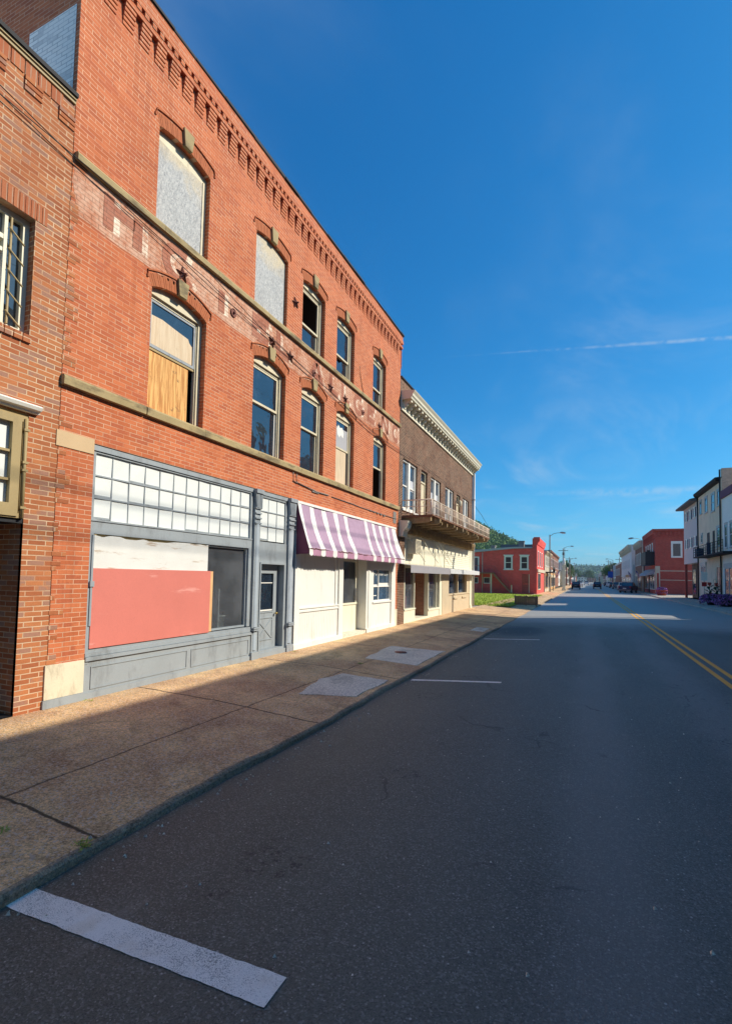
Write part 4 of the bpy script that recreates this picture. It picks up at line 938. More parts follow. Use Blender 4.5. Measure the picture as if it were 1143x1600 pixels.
while y <= by1 + .01:
    mb.tube([(y, 4.27, bp), (y, zr, bp)], (.030 if k % 8 == 0 else .011), 6); y += .1625; k += 1
for j in range(1, 8):
    mb.tube([(by0, 4.27, j * bp / 8), (by0, zr, j * bp / 8)], .012, 5); mb.tube([(by1, 4.27, j * bp / 8), (by1, zr, j * bp / 8)], .012, 5)
mb.build('railing', 'rail', bal)
# console, shop cornice under the balcony, sign boards
mb = MB(LF); mb.extr_u([(0, 3.42), (.16, 3.42), (.20, 3.62), (.28, 3.72), (.34, 3.84), (.36, 4.02), (0, 4.05)], 17.86, 18.34); mb.lathe([(.02, -.12), (.13, -.10), (.16, 0), (.13, .1), (.02, .12)], (18.1, 3.78, .22), 10); mb.build('console_bracket', 'cream_light', bb)
mb = MB(LF); mb.extr_u([(0, 3.58), (.08, 3.60), (.10, 3.72), (.18, 3.78), (.20, 3.98), (0, 4.0)], 18.4, C1 - .05)
y = 18.6
while y < C1 - .2: mb.box(y, y + .05, 3.60, 3.95, .0, .22); y += .3
mb.build('shop_cornice', 'joist', bb)
mb = MB(LF); mb.box(18.56, 24.6, 2.22, 3.62, -.15, -.01); mb.box(22.9, 22.95, 2.3, 3.5, -.01, .01); mb.box(21.2, 21.24, 2.3, 3.5, -.01, .008)
z = 2.25
while z < 3.5: mb.extr_u([(-.1, z), (.022, z), (.004, z + .105), (-.1, z + .105)], 24.62, 30.6); z += .11
mb.box(24.6, 24.68, 2.22, 3.62, -.1, .03)
mb.build('sign_board', 'cream_light', bb)
mb = MB(LF); mb.box(30.62, 31.3, 0, 3.75, -.2, .03); mb.box(30.66, 31.26, 0, .2, -.1, .06); mb.box(30.6, 31.32, 3.68, 3.85, -.1, .10); mb.build('pilaster', 'cream_light', bb)
mb = MB(LF); mb.tube([(31.2, .1, .12), (31.2, 8.5, .12)], .07, 8)
for z in (2.0, 4.6, 6.8): mb.box(31.12, 31.28, z, z + .06, 0, .2)
mb.build('downpipe', 'gutter', bb)
mb = MB(LF); mb.box(18.85, 19.58, 2.80, 3.38, -.1, .36); mb.box(18.87, 19.56, 2.62, 2.80, -.1, .03)
ac = mb.build('air_conditioner', 'cream', bb)
mb = MB(LF)
for k in range(9): mb.box(18.9, 19.53, 2.86 + k * .055, 2.88 + k * .055, .36, .368)
mb.build('grille', 'fence_grey', ac)
mb = MB(LF)
for u in (19.2, 21.2, 23.2, 24.0): mb.tube([(u - .8, 3.62, .06), (u + .5, 2.5, .5)], .014, 6)
mb.build('awning_arm', 'cream_light', bb)
for (u0, u1, mt, z1, z0) in ((17.95, 24.05, 'metal_awn', 2.32, 2.02), (24.05, 31.35, 'metal_awn_white', 2.30, 2.06)):
    mb = MB(LF); n = int((u1 - u0) / .055)
    for k in range(n):
        a, b = u0 + k * .055, u0 + (k + 1) * .055; e, g_ = (.012, 0) if k % 2 else (0, .012)
        mb.quad([(a, z0, .48 + e), (b, z0, .48 + g_), (b, z1 - .02, .48 + g_), (a, z1 - .02, .48 + e)]); mb.quad([(a, z1 - .02, .48 + e), (b, z1 - .02, .48 + g_), (b, z1 + .05, .0), (a, z1 + .05, .0)])
    mb.build('shop_awning', mt, bb)
# shop fronts below
mb = MB(LF)
mb.box(18.58, 19.98, 0, .50, -.2, .0); mb.box(18.58, 19.98, .50, .56, -.2, .03); mb.box(18.58, 18.66, .56, 2.25, -.2, .0); mb.box(19.92, 19.98, .56, 2.25, -.2, -.02)
mb.box(21.86, 23.75, 0, .32, -.2, .0); mb.box(21.86, 23.75, .32, .40, -.2, .03); mb.box(21.86, 21.93, .40, 2.25, -.2, .0); mb.box(23.70, 24.15, 0, 2.25, -.2, .02); mb.box(23.3, 23.36, .4, 2.25, -.2, -.02)
mb.box(19.98, 21.86, -.02, .09, -1.4, .0); mb.box(19.98, 21.86, 2.25, 2.3, -1.4, .0)
mb.box(18.60, 19.96, .46, .555, -.9, -.2); mb.box(21.88, 23.72, .30, .395, -.9, -.2)
s1 = mb.build('shop_front', 'cream_light', bb)
mb = MB(LF); mb.quad([(18.66, .56, -.1), (19.92, .56, -.1), (19.92, 2.25, -.1), (18.66, 2.25, -.1)]); mb.build('pane', 'glass_clear', s1); mb = MB(LF); mb.quad([(21.93, .4, -.1), (23.7, .4, -.1), (23.7, 2.25, -.1), (21.93, 2.25, -.1)]); mb.build('pane', 'glass_clear', s1)
mb = MB(LF); mb.box(21.80, 21.855, .09, 2.24, -1.4, -.2); mb.box(19.985, 20.04, .09, 2.24, -1.4, -.2); mb.box(20.04, 21.80, .10, .22, -1.5, -1.35); ring(mb, 20.2, 21.6, .1, 2.2, .12, -1.45, -1.4); mb.box(20.3, 21.5, .2, 2.1, -1.45, -1.43); mb.build('shop_door', 'brick_town', s1)
mb = MB(LF); mb.box(24.15, 25.45, 0, 2.25, -.2, .035); mb.box(25.45, 30.62, 0, .92, -.2, .0); mb.box(25.45, 30.62, .92, 1.0, -.2, .04); mb.box(25.46, 25.54, 1.0, 2.25, -.2, -.01); mb.box(27.6, 27.72, 1.0, 2.25, -.2, -.01); mb.box(29.85, 30.62, 1.0, 2.25, -.2, .0)
for u in (26.4, 28.6): mb.box(u, u + 1.1, .70, .78, 0, .06)
s2 = mb.build('tiled_shop_front', 'tan', bb)
mb = MB(LF); mb.box(25.54, 29.85, 1.0, 2.25, -.15, -.14); mb.build('pane', 'glass', s2)
for k, u in enumerate((18.9, 19.3, 19.6, 22.3, 22.8, 23.2)):      # goods standing in the shop window
    mb = MB(LF); h = .25 + .12 * (k % 3); zb = .56 if u < 20 else .40
    mb.box(u - .12, u + .12, zb - .004, zb + h, -.5, -.3); mb.lathe([(.05, 0), (.09, .08), (.07, .2), (.03, .26)], (u, zb + h, -.4), 8)
    v = mb.build('vase', ['white', 'orange', 'brick_dkred', 'pane_white', 'blueglass', 'white'][k], None); v['label'] = ['white vase on a stand, first in the brown building shop window', 'orange vase on a stand, second in the brown building shop window', 'dark red vase on a stand beside the recessed brown door', 'pale frosted vase in the right pane of the recessed shop', 'blue glass vase in the middle of the right shop pane', 'white vase nearest the cream post of the shop'][k]; v['category'] = 'vase'; v['group'] = 'goods in the shop window'

# ------------------------------------------------------------------ ground, road, pavements
def sheet(name, rows, mat, kind='structure', parent=None, sub=None):
    """strip mesh from stations: rows of equal-length point lists"""
    v = [p for r in rows for p in r]; n = len(rows[0]); f = [(i * n + j, i * n + j + 1, (i + 1) * n + j + 1, (i + 1) * n + j) for i in range(len(rows) - 1) for j in range(n - 1)]
    me = bpy.data.meshes.new(name); me.from_pydata([Vector(p) for p in v], [], f)
    for m in ([mat] if isinstance(mat, str) else mat): me.materials.append(M[m])
    o = bpy.data.objects.new(name, me); COL.objects.link(o)
    if kind: o['kind'] = kind
    if parent: o.parent = parent
    return o
sheet('ground', [[(-2500, -600, -.32), (2500, -600, -.32)], [(-2500, 3500, -.32), (2500, 3500, -.32)]], 'ground')
def road_z(x): return -.20 + .07 * (1 - ((x - 2.65) / 5.85) ** 2)
xs = [-3.7, -3.2, -2, -.5, 1, 2.65, 4.3, 5.8, 7.3, 8.5, 9.0]
ys = [-40, -10, 0, 10, 20, 30, 45, 70, 120, 250, 700]
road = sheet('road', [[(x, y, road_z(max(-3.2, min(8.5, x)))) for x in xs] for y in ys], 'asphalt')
def marking(name, x0, x1, y0, y1, mat, skew=0.0):
    n = 70; rows = []; ra = random.Random(int(y0 * 10)); g0 = ra.uniform(-.01, .01); g1 = g0
    for k in range(n + 1):
        x = x0 + (x1 - x0) * k / n; dy = skew * (x - x0); g0 = g0 * .6 + ra.uniform(-.003, .003); g1 = g1 * .6 + ra.uniform(-.003, .003); y0, y1 = y0 + 0, y1 + 0; dy0, dy1 = dy + g0, dy + g1; rows.append([(x, y0 + dy0, road_z(x) + .004), (x, y1 + dy1, road_z(x) + .004)])
    return sheet(name, rows, mat, None, road)
marking('parking_line', -3.27, -1.37, 1.975, 2.165, 'line_white', .02); marking('parking_line', -3.18, -1.5, 9.40, 9.53, 'line_white', .27); marking('parking_line', -3.15, -1.4, 16.95, 17.08, 'line_white', .27)
for y in (24.6, 47, 54.5): marking('parking_line', 6.9, 8.4, y, y + .12, 'line_white')
for x in (2.50, 2.76):
    rows = [[(x, y, road_z(x) + .004), (x + .115, y, road_z(x + .115) + .004)] for y in (-30, 5, 15, 25, 40, 66, 90, 140, 400)]; sheet('center_line', rows, 'line_yellow', None, road)
# left pavement with kerb: dropped where the side yard opens
def kerb_profile(y, h, jit):
    e = -3.2 + jit
    return e, -.20 + h
sta = []
y = -12.0
while y < 300:
    h = .075
    if 21.3 < y < 37.2: h = .02
    if 20.2 < y <= 21.3: h = .075 - .055 * (y - 20.2) / 1.1
    if 37.2 <= y < 38.6: h = .02 + .055 * (y - 37.2) / 1.4
    sta.append((y, h)); y += .35 if y < 24 else (1.4 if y < 45 else 30)
rnd = random.Random(3)
rows, crow = [], []
for y, h in sta:
    j = rnd.uniform(-.02, .02) + .025 * math.sin(y * 1.3); hh = h + rnd.uniform(-.008, .006); shift = -.55 * max(0, min(1, (y - 21.3) / 4)) * 0
    xb = FX if y < 64 else -5.65
    w = -2.2 if -5.2 < y < 4.0 else 0
    rows.append([(xb + (w if y < 4 else 0), y, .0), (xb + .02, y, .0), (-5.0, y, -.028 if h > .06 else -.08), (-3.46 + j * .4, y, -.195 + hh), (-3.31 + j, y, -.202 + hh)])
    crow.append([(-3.31 + j, y, -.202 + hh), (-3.285 + j, y, -.210 + hh), (-3.262 + j * .9, y, -.232 + hh), (-3.25 + j * .6, y, -.215)])
sw_ = sheet('sidewalk', rows, 'walk'); sheet('curb', crow, 'curb')
def slab(pts, name='sidewalk_patch'):
    me = bpy.data.meshes.new(name); P = []
    for k, (x, y) in enumerate(pts):
        x2, y2 = pts[(k + 1) % len(pts)]
        for t in (0, .2, .4, .6, .8): P.append((x + (x2 - x) * t + rnd.uniform(-.03, .03), y + (y2 - y) * t + rnd.uniform(-.03, .03)))
    zf = lambda x: (-.028 + (x + 5.0) / 1.54 * (-.092)) if x > -5.0 else -.028 * (x + 6.6) / 1.6
    import bmesh
    bm = bmesh.new(); a = [bm.verts.new((x, y, zf(x) + .007)) for x, y in P]; b = [bm.verts.new((x, y, zf(x) - .02)) for x, y in P]
    bm.faces.new(a); [bm.faces.new((a[i], b[i], b[(i + 1) % len(P)], a[(i + 1) % len(P)])) for i in range(len(P))]
    bm.to_mesh(me); bm.free(); me.materials.append(M['patch']); o = bpy.data.objects.new(name, me); COL.objects.link(o); o.parent = sw_; return o
slab([(-4.24, 6.95), (-4.46, 8.05), (-4.36, 8.75), (-3.44, 8.82), (-3.44, 7.4)]); slab([(-4.68, 10.55), (-4.85, 12.65), (-3.45, 13.0), (-3.45, 10.6)]); slab([(-3.95, 18.5), (-3.95, 19.8), (-3.46, 19.8), (-3.46, 18.45)])
mb = MB(); mb.lathe([(.0, .0), (.16, .0), (.16, .012), (.0, .012)], (-4.3, -.066, 11.9), 14); o = mb.build('valve_cover', 'iron', sw_)
# side yard, lawn, far pavements
sheet('side_yard', [[(-40, 31.3, -.015), (FX, 31.3, -.015)], [(-40, 34.0, -.02), (FX, 34.0, -.02)]], 'walk_far')
lawn = sheet('lawn', [[(-60, 34.0, -.016), (-4.7, 34.6, -.020)], [(-60, 63.8, .02), (-4.7, 63.8, -.012)]], 'lawn')
# grass blades on the lawn: nobody could count them
g = MB(); rg = random.Random(11)
for k in range(9000):
    x = rg.uniform(-14, -4.75); y = 34.7 + 28 * rg.random() ** 1.6; h = rg.uniform(.05, .13); a = rg.uniform(0, 3.14); w = rg.uniform(.01, .025)
    lx, ly = rg.uniform(-.05, .05), rg.uniform(-.05, .05)
    g.v += [Vector((x - w * math.cos(a), y - w * math.sin(a), -.03)), Vector((x + w * math.cos(a), y + w * math.sin(a), -.03)), Vector((x + lx, y + ly, h))]; n = len(g.v); g.face([n - 3, n - 2, n - 1])
M['grass'] = foliage('grass_blades', (.26, .36, .04), (.42, .50, .09), (.22, .32, .04)); g.build('grass', 'grass', None, kind='stuff')
RX = 11.2
sheet('sidewalk_right', [[(8.5, y, -.21), (8.52, y, -.07), (8.7, y, -.06), (RX + .1, y, -.01)] for y in (-40, 71, 84, 300)], 'walk_far')
sheet('yard', [[(RX, 71.3, -.012), (45, 71.3, 0)], [(RX, 88, -.012), (45, 88, 0)]], 'walk_far')
# weeds in the joints and grit along the gutter
rw = random.Random(5)
weeds = [(-3.33, 2.55, 'tiny weed tuft in the kerb crack nearest the white parking line'), (-4.5, 9.9, 'flat green weed tuft in the pavement joint between the two pale slabs'), (-6.5, 4.95, 'weed tuft at the foot of the grey bulkhead by the brick pier'), (-3.98, 2.36, 'weed tuft growing in the dark pavement crack'), (-6.42, 10.3, 'weed tuft where the grey front meets the white shop front')]
for x, y, lab in weeds:
    mb = MB()
    for k in range(46):
        a = rw.uniform(0, 6.28); L = rw.uniform(.02, .06); h = rw.uniform(.005, .03); w = .005; bx, by = x + rw.uniform(-.06, .06), y + rw.uniform(-.05, .05)
        ex, ey = bx + L * math.cos(a), by + L * math.sin(a); z = -.005 - .03 * (x + 6.6) / 1.6 if x < -5 else -.028 - .092 * (x + 5) / 1.54
        i = [mb.P(bx - w * math.sin(a), z, by + w * math.cos(a)), mb.P(bx + w * math.sin(a), z, by - w * math.cos(a)), mb.P(ex, z + h, ey)]; mb.face(i)
    o = mb.build('weed_tuft', 'grass'); o['label'] = lab; o['category'] = 'weed'; o['group'] = 'weeds in the pavement joints'
mb = MB()
for k in range(420):
    y = rw.uniform(1.2, 20) if k % 3 else rw.uniform(1.2, 7); x = -3.17 + abs(rw.gauss(0, .16)) if k % 2 else rw.uniform(-6.2, 1.5); r = rw.uniform(.004, .013) * (1.2 if k % 9 else 1.8)
    z = road_z(max(x, -3.2)) if x > -3.19 else (-.028 - .092 * (x + 5) / 1.54 if x > -5 else -.028 * (x + 6.6) / 1.6)
    p = [mb.P(x + r * math.cos(t * 2.1) * rw.uniform(.7, 1.3), z - .002, y + r * math.sin(t * 2.1) * rw.uniform(.7, 1.3)) for t in range(3)]; q = mb.P(x, z + r * rw.uniform(.6, 1.1), y)
    for t in range(3): mb.face([p[t], p[(t + 1) % 3], q])
mb.build('grit', 'patch', None, kind='stuff')

# ------------------------------------------------------------------ the rest of the street
def town(name, label, cat, fr, u0, u1, h, depth, mat, wins=(), wmat='white', shops=(), cornice=None, doors=(), group=None, base=0.0, gl='glass_far', parapet=.0, roofm='roof', shutters=False, end_wins=None, arched=False):
    """block with its front in frame fr: walls, roof, each window with its pane, doors and a cornice"""
    t = thing(name, label, cat, fr((u0 + u1) / 2, base, 0), group)
    mb = MB(fr); mb.box(u0, u1, base, h, -depth, 0); mb.build('wall', mat, t)
    mb = MB(fr); mb.box(u0 + .25, u1 - .25, h - .002, h + .05, -depth + .2, -.25); mb.box(u0 - .02, u1 + .02, h, h + .08, -.3, .04); mb.build('roof', roofm, t)
    for (a, b, z0, z1) in wins:
        mb = MB(fr); ring(mb, a, b, z0, z1, .09, -.03, .05); mb.box(a + .09, b - .09, (z0 + z1) / 2 - .03, (z0 + z1) / 2 + .03, -.03, .04); mb.box(a - .06, b + .06, z0 - .1, z0, -.03, .09); mb.box(a - .05, b + .05, z1, z1 + .12, -.03, .07)
        w = mb.build('window', wmat, t)
        mb = MB(fr); mb.box(a + .09, b - .09, z0 + .09, z1 - .09, -.02, .015); mb.build('pane', gl, w)
        if shutters:
            for s0, s1 in ((a - .42, a - .08), (b + .08, b + .42)):
                mb = MB(fr); mb.box(s0, s1, z0, z1, 0, .05); mb.build('shutter', 'shutter', t)
    for (a, b, z0, z1, m) in shops:
        mb = MB(fr); ring(mb, a, b, z0, z1, .1, -.02, .06); mb.box((a + b) / 2 - .04, (a + b) / 2 + .04, z0, z1, -.02, .05); mb.box(a - .1, b + .1, z1, z1 + .35, -.02, .10)
        w = mb.build('shop_window', m, t); mb = MB(fr); mb.box(a + .1, b - .1, z0 + .1, z1 - .1, -.02, .02); mb.build('pane', gl, w)
    for (a, b, m) in doors:
        mb = MB(fr); ring(mb, a, b, base, 2.3, .09, -.02, .06, wb=.05); mb.box(a + .09, b - .09, base + .05, 2.2, -.02, .025)
        d = mb.build('door', m, t); mb = MB(fr); mb.box(a + .2, b - .2, 1.2, 2.05, .025, .032); mb.build('pane', gl, d)
    if cornice:
        cm, ch, cp = cornice; mb = MB(fr); mb.extr_u([(0, h - ch), (.06, h - ch), (.08, h - ch * .6), (cp * .8, h - ch * .35), (cp, h - ch * .15), (cp, h + .085), (0, h + .085)], u0 - .05, u1 + .05)
        y = u0 + .2
        while y < u1 - .2: mb.box(y, y + .14, h - ch * .9, h - ch * .3, 0, cp * .7); y += .6
        mb.build('cornice', cm, t)
    return t
def row(a, b, n, w, z0, z1):
    s = (b - a) / n; return [(a + s * (k + .5) - w / 2, a + s * (k + .5) + w / 2, z0, z1) for k in range(n)]
RF = Fr((RX, 0, 0), (0, 1, 0), (-1, 0, 0))
L2 = Fr((-5.65, 0, 0), (0, 1, 0), (1, 0, 0))
# right side, nearest first: tall blocks beside and behind the camera, whose roofs shade the street
town('tall_block', 'four storey brown brick block across the street, beside and behind the camera', 'building', RF, -24, 17.13, 13.75, 14, 'brick_town', row(-23, 16, 13, 1.1, 4.6, 6.6) + row(-23, 16, 13, 1.1, 7.6, 9.6) + row(-23, 16, 13, 1.1, 10.6, 12.4), shops=[(-22, -14, .5, 3, 'white'), (-10, -2, .5, 3, 'cream'), (2, 12, .5, 3, 'white')], cornice=('cream', .7, .15))
town('tall_block', 'four storey red block across the street, between the brown block and the low shop', 'building', RF, 17.15, 34.0, 13.75, 14, 'brick_dkred', row(18, 33.5, 6, 1.1, 4.6, 6.6) + row(18, 33.5, 6, 1.1, 7.6, 9.6) + row(18, 33.5, 6, 1.1, 10.6, 12.4), shops=[(19, 25, .5, 3, 'white'), (27, 33, .5, 3, 'cream')], cornice=('cream', .7, .15))
town('low_shop', 'single storey cream shop across the street with a flat roof', 'building', RF, 34.2, 41.8, 5.0, 12, 'town_cream', shops=[(35, 37.6, .5, 2.6, 'white'), (38.6, 41.4, .5, 2.6, 'white')], doors=[(37.7, 38.5, 'white')], cornice=('white', .4, .1))
town('tall_block', 'four storey tan block across the street beside the purple topped building', 'building', RF, 42.0, 48.6, 13.6, 14, 'brick_tan', row(42.5, 48, 3, 1.1, 4.6, 6.6) + row(42.5, 48, 3, 1.1, 7.6, 9.6) + row(42.5, 48, 3, 1.1, 10.6, 12.4), shops=[(43, 47.6, .5, 3, 'white')])
t = town('purple_topped_shop', 'white clapboard building with a purple fascia at the right edge', 'building', RF, 48.7, 52.62, 10.0, 12, 'bluewhite', [(49.2, 50.1, 4.9, 7.0), (50.9, 51.8, 4.9, 7.0)], 'bluegrey', shops=[(49.0, 51.9, .4, 3.2, 'bluegrey')], gl='blueglass')
mb = MB(RF); mb.box(48.65, 52.64, 9.35, 10.02, -.1, .14); mb.build('fascia', 'maroon', t)
# beige building with firewall, gutters and balcony
bw = [(53.35, 54.25, 8.95, 10.35), (55.2, 56.6, 8.7, 10.35), (58.2, 59.4, 8.95, 10.45), (60.9, 61.9, 9.1, 10.45), (53.3, 54.6, 5.2, 7.0), (60.6, 61.4, 6.0, 6.9)]
t = town('beige_building', 'tall beige stucco building with a long black iron balcony above its doorway', 'building', RF, 52.7, 62.75, 11.3, 14, 'beige', bw, 'gutter', shops=[(53.2, 54.8, .9, 3.4, 'beige'), (59.2, 61.4, 2.3, 3.6, 'gutter')], doors=[(55.2, 56.0, 'beige')], gl='blueglass')
mb = MB(RF); mb.box(52.66, 53.1, 8, 12.15, -14, -.02); mb.build('firewall', 'brick_tan', t)
mb = MB(RF); mb.tube([(53.0, .2, .08), (53.0, 12.1, .08)], .06, 8); mb.tube([(62.7, .2, .08), (62.7, 11.2, .08)], .06, 8); mb.build('downpipe', 'blackshop', t)
mb = MB(RF); mb.extr_u([(0, 11.0), (.35, 11.12), (.42, 11.3), (.42, 11.42), (0, 11.48)], 53.1, 62.9)
mb.build('eaves', 'black', t)
for a, b in ((55.5, 56.1), (57.6, 58.4)):
    mb = MB(RF); ring(mb, a, b, 4.6, 6.8, .07, -.02, .05); mb.box(a + .07, b - .07, 4.6, 6.73, -.02, .02); mb.build('balcony_door', 'blackshop', t)
mb = MB(RF); mb.box(47.0, 58.7, 4.28, 4.40, 0.02, 1.2); bl = mb.build('balcony', 'black', t)
mb = MB(RF)
for z in (4.62, 4.86, 5.1, 5.32): mb.tube([(58.7, z, .02), (58.7, z, 1.18), (47.0, z, 1.18)], .016 if z < 5.3 else .025, 5)
y = 47.0
while y < 58.75: mb.tube([(y, 4.38, 1.18), (y, 5.32, 1.18)], .022, 5); y += .9
mb.build('railing', 'black', bl)
mb = MB(RF); mb.box(57.5, 58.3, 4.4, 5.2, .5, 1.1); mb.box(54.6, 54.9, 4.4, 5.6, .5, .8); mb.build('planter_box', 'shutter', bl)
# grey-blue clapboard building over a black shop front
t = town('clapboard_building', 'grey blue clapboard building with navy shutters over a black ground floor', 'building', RF, 62.85, 71.3, 10.9, 12, 'bluegrey', row(63.4, 70.8, 3, .8, 9.15, 10.2) + row(63.2, 70.6, 3, .8, 5.9, 6.95), 'white', shutters=True, base=4.06, gl='pane_white')
mb = MB(RF); mb.box(62.9, 71.2, 0, 4.06, -12, -.8); mb.build('ground_floor', 'blackshop', t)
for u in (63.2, 66.0, 68.8):
    mb = MB(RF); mb.box(u, u + 1.7, .5, 3.4, -.8, -.76); mb.build('shop_window', 'glass_far', t)
for u in (62.95, 71.05):
    mb = MB(RF); mb.box(u, u + .22, -.05, 4.06, -.3, -.05); mb.build('post', 'brick_dkred', t)
mb = MB(RF); mb.extr_u([(-12.3, 10.95), (.75, 10.75), (.78, 10.95), (-6, 12.6), (-12.3, 11.2)], 62.8, 72.0); mb.build('eaves', 'slate', t)
# red corner brick building with a side wall towards us
t = town('red_corner_building', 'dull red brick corner building with dentil cornice and a black iron balcony', 'building', Fr((10.0, 0, 0), (0, 1, 0), (-1, 0, 0)), 88, 103, 10.0, 14, 'brick_dkred', row(90, 102, 4, 1.1, 6.0, 8.0), shops=[(89, 95, .6, 3.0, 'white'), (97, 102.5, .6, 3.0, 'cream')], doors=[(95.5, 96.5, 'blackshop')], cornice=('brick_dkred', 1.6, .4))
ER = Fr((0, 88, 0), (1, 0, 0), (0, -1, 0))
mb = MB(ER); mb.box(9.9, 24, 8.75, 8.9, 0, .08); mb.box(9.9, 24, 9.75, 10.06, 0, .3)
for k in range(14): mb.box(10.3 + k * .55, 10.6 + k * .55, 9.1, 9.65, 0, .15)
mb.build('side_cornice', 'brick_dkred', t)
mb = MB(ER); mb.box(9.98, 24, 3.5, 3.62, 0, .02); mb.box(9.98, 24, 2.1, 2.2, 0, .02); mb.box(9.95, 10.6, 0.0, 4.3, 0, .05); mb.build('painted_bands', 'town_cream', t)
for u in (12.1, 15.6, 19):
    mb = MB(ER); ring(mb, u, u + 1.5, 5.6, 8.0, .25, -.02, .07); mb.box(u, u + 1.5, 8.0, 8.15, 0, .07); w = mb.build('window', 'white', t)
    mb = MB(ER); mb.box(u + .25, u + 1.25, 5.85, 7.75, -.01, .02); mb.build('pane', 'glass_far', w)
mb = MB(ER); mb.box(10.15, 10.45, .9, 3.2, .05, .06); mb.build('side_door', 'brick_dkred', t)
RB = Fr((10.0, 0, 0), (0, 1, 0), (-1, 0, 0))
mb = MB(RB); mb.box(89, 96, 4.5, 4.7, 0, 1.3); bl = mb.build('balcony', 'blackshop', t)
mb = MB(RB); mb.box(89, 96, 4.7, 6.6, 1.22, 1.28); mb.box(89, 89.06, 4.7, 6.6, 0, 1.25); mb.box(92, 92.5, 4.7, 7.0, .3, .7); mb.build('railing', 'blackshop', bl)
mb = MB(RB); mb.extr_u([(0, 3.1), (1.3, 2.75), (1.3, 2.85), (0, 3.9)], 89, 102.5); mb.build('shop_canopy', 'town_grey', t)
town('brown_corner_block', 'tan brick block with a deep brown cornice beyond the red corner building', 'building', Fr((9.6, 0, 0), (0, 1, 0), (-1, 0, 0)), 104, 117, 9.4, 14, 'brick_town', row(105, 116, 4, 1.1, 5.0, 7.2), shops=[(105, 110, .6, 3, 'orange'), (111, 116, .6, 3, 'cream')], cornice=('town_cream', 1.1, .5))
town('white_corniced_building', 'white painted building with a wide tan cornice behind the pickup truck', 'building', Fr((9.0, 0, 0), (0, 1, 0), (-1, 0, 0)), 118.5, 150, 9.6, 14, 'town_white', row(121, 149, 7, 1.2, 4.8, 6.8), shops=[(120, 134, .6, 3, 'orange'), (136, 149, .6, 3, 'white')], cornice=('cream', 1.4, .7), gl='blueglass')
town('small_brick_hall', 'small orange brick hall with white coping past the white corniced building', 'building', Fr((8.9, 0, 0), (0, 1, 0), (-1, 0, 0)), 152, 176, 7.0, 12, 'brick_town', row(154, 175, 5, 1.4, 3.6, 5.4), cornice=('white', .4, .15))
town('pale_gable_block', 'pale grey block past the small brick hall', 'building', Fr((9.4, 0, 0), (0, 1, 0), (-1, 0, 0)), 180, 205, 7.4, 12, 'town_grey', row(182, 204, 5, 1.4, 3.8, 5.6), shops=[(182, 204, .6, 2.8, 'white')])

# left side beyond the lawn: the red painted building with outside stairs
rb = thing('red_painted_building', 'red painted brick building with outside stairs and two white framed windows facing the lawn', 'building', (-10, 66, 0))
EL = Fr((0, 66, 0), (1, 0, 0), (0, -1, 0))
mb = MB(EL); mb.prism([(-24, -.1), (-5.65, -.1), (-5.65, 7.1), (-6.2, 7.1), (-6.2, 5.82), (-8.5, 5.78), (-13.8, 5.28), (-24, 5.1)], -11.5, 0); mb.build('wall', 'brick_red', rb)
mb = MB(EL); mb.prism([(-24, 5.12), (-13.8, 5.30), (-8.5, 5.80), (-6.22, 5.84), (-6.22, 5.98), (-8.5, 6.02), (-13.8, 5.62), (-24, 5.45)], -11.5, .12); mb.build('roof', 'gutter', rb)
mb = MB(L2); mb.extr_u([(0, 6.3), (.1, 6.35), (.25, 6.9), (.3, 7.2), (-.4, 7.2), (-.4, 6.3)], 65.95, 77.5); mb.box(65.9, 66.4, 6.7, 7.25, -.4, .35); mb.build('parapet_cornice', 'brick_red', rb)
for u in (-9.7, -7.72):
    mb = MB(EL); ring(mb, u, u + 1.07, 3.12, 4.88, .2, -.02, .07, wb=.12); mb.box(u - .1, u + 1.17, 4.88, 5.0, 0, .1); mb.box(u + .2, u + .87, 3.95, 4.03, 0, .05); mb.box(u - .1, u + 1.17, 3.0, 3.12, 0, .12); w = mb.build('window', 'white', rb)
    mb = MB(EL); mb.box(u + .2, u + .87, 3.24, 4.68, 0, .02); mb.build('pane', 'glass_far', w)
mb = MB(EL); ring(mb, -14.1, -12.95, 2.62, 4.75, .16, -.02, .07); w = mb.build('upper_door', 'white', rb); mb = MB(EL); mb.box(-13.94, -13.11, 2.65, 4.6, -.01, .02); mb.build('pane', 'blueglass', w)
for u in (-13.9, -12.35):
    mb = MB(EL); ring(mb, u, u + .85, 1.2, 2.0, .06, -.02, .05, wb=.08); w = mb.build('window', 'white', rb); mb = MB(EL); mb.box(u + .06, u + .79, 1.28, 1.94, 0, .02); mb.build('pane', 'glass_far', w)
mb = MB(EL); mb.box(-7.45, -7.35, .1, 2.45, 0, .05); mb.box(-6.65, -6.56, .1, 2.45, 0, .05); mb.box(-7.45, -6.56, 2.42, 2.5, 0, .05); mb.box(-7.35, -6.65, .1, 1.2, 0, .02); mb.box(-7.35, -6.65, 1.3, 2.4, 0, .015); mb.build('door', 'brick_dkred', rb)
mb = MB(EL); mb.box(-6.62, -6.54, .1, 2.5, .05, .08); mb.build('door_jamb', 'cream', rb)
st = MB(EL); st.box(-15, -10.8, 2.5, 2.62, .02, 1.3)
for k in range(13): st.box(-10.84 + k * .175, -10.6 + k * .175, 2.35 - k * .19, 2.41 - k * .19, .05, 1.2)
st.prism([(-10.9, 2.62), (-10.9, 2.35), (-8.6, -.12), (-8.4, -.12)], 1.2, 1.28)
st = st.build('stairs', 'fence', rb)
mb = MB(EL)
mb.tube([(-15, 3.5, 1.26), (-10.85, 3.5, 1.26), (-8.5, 1.1, 1.26)], .03, 6)
for u in (-14, -13, -12, -11): mb.tube([(u, 2.6, 1.26), (u, 3.5, 1.26)], .02, 5)
